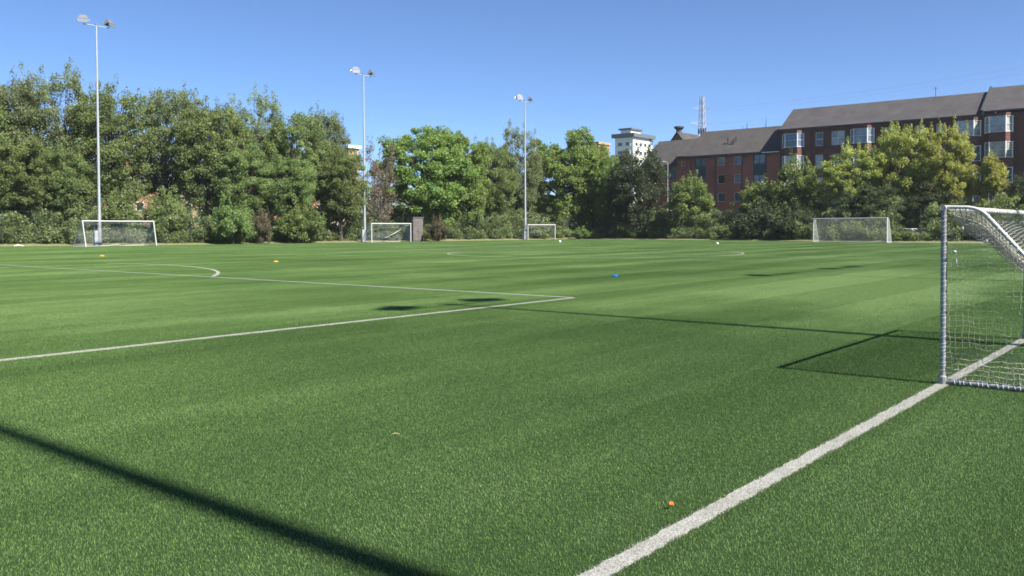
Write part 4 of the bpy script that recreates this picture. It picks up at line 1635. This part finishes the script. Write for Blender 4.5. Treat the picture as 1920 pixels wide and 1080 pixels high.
def tree(name, cat, label, key, b, d, top_y, half_px, group=None, yaw=None):
    crown, trunk, h0, r0 = VARIANTS[key]
    H_ = EYE + (429 - .0035 * (b - 960) - top_y) / 1650 * d
    Rw = half_px / 1650 * d
    p = at(b, d)
    t = thing(name, label, cat, (p.x, p.y, 0), group)
    t.rotation_euler = (0, 0, yaw if yaw is not None else random.uniform(0, 6.28))
    t.scale = (Rw / r0 / 1.08, Rw / r0 / 1.08, H_ / h0 / 1.07)
    for nm, me in (("trunk", trunk), ("crown", crown)):
        o = bpy.data.objects.new(nm, me)
        COL.objects.link(o)
        o.parent = t
    return t

GT = "trees behind the pitch fence"
TREES = [
    ("feathery_tree", "olive green feathery tree at the outer end of the row, beside a sparse grey one", "feather0", -75, 96, 112, 110),
    ("feathery_tree", "sparse grey topped tree at the outer end of the row of tall trees", "grey0", 22, 99, 122, 84),
    ("feathery_tree", "tall dark feathery tree just outside the first floodlight mast", "grey1", 108, 102, 128, 90),
    ("feathery_tree", "feathery olive tree directly behind the first floodlight mast", "feather1", 212, 101, 150, 84),
    ("feathery_tree", "feathery tree over the pale orange house with sky showing through its crown", "grey0", 326, 106, 140, 80),
    ("feathery_tree", "dense olive tree between the leaning goal and the grey notched crowns", "feather2", 400, 103, 163, 80),
    ("feathery_tree", "grey green tree with a notched crown midway between the first two masts", "grey1", 478, 108, 178, 68),
    ("feathery_tree", "olive tree with a rounded top shortly before the second mast", "feather0", 552, 108, 194, 76),
    ("feathery_tree", "grey twiggy tree with a ragged top right before the second mast", "grey0", 612, 112, 186, 52),
    ("feathery_tree", "shorter bushy olive tree crowding the second mast", "feather1", 640, 107, 268, 58),
    ("feathery_tree", "low bushy olive tree below the sparse grey topped tree", "feather2", 40, 94, 235, 72),
    ("feathery_tree", "low leafy tree under the crown of the tall dark feathery tree", "feather0", 128, 97, 262, 60),
    ("feathery_tree", "low leafy tree filling the row beneath the dense olive tree", "feather1", 455, 103, 262, 70),
    ("feathery_tree", "low bushy tree beneath the olive tree with a rounded top", "feather2", 545, 105, 272, 66),
    ("bare_tree", "nearly bare brown twiggy tree just past the second mast", "bare0", 714, 113, 262, 44),
    ("leafy_tree", "broad bright green leafy tree with a domed crown past the second mast", "lush0", 795, 119, 218, 112),
    ("leafy_tree", "bright green leafy tree leaning against the broad domed one", "lush1", 868, 123, 232, 66),
    ("feathery_tree", "pale olive tree between the two big bright green crowns, closer to the domed one", "feather2", 918, 128, 246, 58),
    ("feathery_tree", "grey olive tree right behind the farthest mast", "grey1", 972, 132, 240, 52),
    ("leafy_tree", "bright green leafy tree just past the farthest mast", "lush1", 1052, 140, 228, 88),
    ("leafy_tree", "rounded green tree between the leafy tree and the tower block", "lush0", 1112, 143, 256, 64),
    ("leafy_tree", "low leafy tree beneath the pinkish gable, beside the dark drooping one", "lush1", 1142, 137, 285, 42),
    ("dark_tree", "dark drooping tree in front of the white tower block", "dark0", 1196, 131, 266, 66),
    ("fresh_tree", "small fresh green tree in front of the brick flats beside the lamp column", "fresh0", 1290, 124, 330, 46),
    ("fresh_tree", "fresh green tree at the corner where flats and tenement meet", "fresh0", 1500, 114, 297, 52),
    ("fresh_tree", "low green tree under the windows of the brick flats", "fresh0", 1428, 118, 340, 50),
    ("yellow_tree", "lower rounded yellow green tree in front of the tenement", "yellow0", 1602, 109, 268, 62),
    ("yellow_tree", "tallest yellow green tree in front of the tenement", "yellow1", 1684, 107, 220, 62),
    ("yellow_tree", "yellow green tree with a slanting top in front of the tenement roof step", "yellow0", 1778, 104, 230, 58),
    ("sapling", "slim yellow green sapling beneath the tenement bay windows", "sapling0", 1866, 101, 292, 34),
    ("dark_tree", "dark tree behind the near goal crossbar", "dark0", 1935, 99, 318, 50),
    ("dark_tree", "dark low tree behind the square facing goal", "dark0", 1640, 104, 340, 70),
    ("dark_tree", "dark low tree over the parked cars", "dark0", 1745, 103, 330, 66),
    ("conifer", "small dark conifer tip poking above the flats roof", "dark0", 1433, 180, 226, 9),
    ("conifer", "small bushy treetop poking above the flats roof", "dark0", 1397, 180, 236, 16),
]
for nm, lab, key, b, d, ty, hp in TREES:
    tree(nm, "tree", lab, key, b, d, ty, hp, GT)

GS = "shrubs along the pitch fence"
SHRUBS = [
    ("shrub", "olive shrub between the first mast and the pale orange house", "shrub_o", 226, 94, 372, 40),
    ("shrub", "olive shrub past the outer post of the leaning goal, below the sky gap", "shrub_o", 312, 95, 376, 44),
    ("shrub", "bright leafy shrub past the leaning goal", "shrub_f", 437, 96, 378, 40),
    ("shrub", "reddish brown shrub beside the bright leafy one", "shrub_r", 492, 98, 400, 18),
    ("shrub", "pale yellow green shrub before the second mast", "shrub_f", 565, 101, 385, 42),
    ("shrub", "reddish brown shrub past the brown steel cabinet", "shrub_r", 822, 112, 412, 22),
    ("shrub", "dull shrub crowding the goal in the corner", "shrub_o", 940, 129, 398, 40),
    ("shrub", "small bright shrub at the turf edge past the corner goal", "shrub_f", 1090, 131, 428, 18),
    ("shrub", "small pale shrub at the turf edge below the brick flats", "shrub_f", 1346, 116, 440, 12),
    ("shrub", "dark leafed shrub below the fresh green trees", "shrub_d", 1425, 113, 385, 48),
    ("shrub", "leafy shrub beside the square facing goal", "shrub_d", 1490, 108, 392, 42),
]
for nm, lab, key, b, d, ty, hp in SHRUBS:
    tree(nm, "shrub", lab, key, b, d, ty, hp, GS)

# undergrowth: one tangled mass along the fence
cs, rs, tn = [], [], []
r = np.random.default_rng(55)
b = -230.0
while b < 2350:
    e = edge_d(b)
    px_m = 1650 / e
    shade = 1150 < b < 2000
    gap = 1668 < b < 1765
    tallest = 5.6 if b < 640 else 4.6
    for row, (off, hh, rr) in enumerate(((3.0, 1.6, 1.2), (4.6, 3.3, 1.6), (7.0, tallest, 2.0))):
        hh *= r.uniform(.65, 1.25)
        if gap:
            if row:
                continue
            hh *= .4
        p = at(b + r.uniform(-10, 10), e + off + r.uniform(-.6, .6))
        tb_ = r.uniform(.1, .9)
        for q in range(14):
            a = r.uniform(0, 6.28)
            ra = rr * math.sqrt(r.uniform(0, 1))
            z = hh * r.uniform(.05, 1) * (1 - .35 * (ra / rr) ** 2)
            cs.append((p.x + ra * math.cos(a), p.y + ra * math.sin(a), z + .15))
            s = r.uniform(.35, .75)
            rs.append((s, s, s * .9))
            tn.append(np.clip(tb_ + r.normal(0, .2), 0, 1))
    b += 2.0 * px_m * .62
cs, rs, tn = np.array(cs), np.array(rs), np.array(tn)
v, f, t = leaves(cs, rs, 115, .17, 77, .35, tn)
me = np_mesh("undergrowth", v, f, t)
ug_mat = leaf_mat("undergrowth_leaves", (0.098, 0.138, 0.060), (0.230, 0.280, 0.126))
me.materials.append(ug_mat)
o = link("undergrowth", me, None)
o['kind'] = 'stuff'

# far-off wood closing the view behind the houses, one mass
cs, rs, tn = [], [], []
r = np.random.default_rng(66)
for b in np.arange(-260, 1230, 7.0):
    d = 150 + 60 * max(0, min(1, (b - 500) / 500)) + r.uniform(-6, 6)
    hh = r.uniform(6.0, 9.5)
    p = at(b, d)
    for q in range(16):
        cs.append((p.x + r.normal(0, 1.6), p.y + r.normal(0, 1.6), hh * r.uniform(.02, 1)))
        s = r.uniform(.6, 1.2)
        rs.append((s, s, s))
        tn.append(r.uniform(.1, .8))
cs, rs, tn = np.array(cs), np.array(rs), np.array(tn)
v, f, t = leaves(cs, rs, 30, .45, 78, .35, tn)
me = np_mesh("far_wood", v, f, t)
me.materials.append(LM['olive2'])
o = link("far_wood", me, None)
o['kind'] = 'stuff'
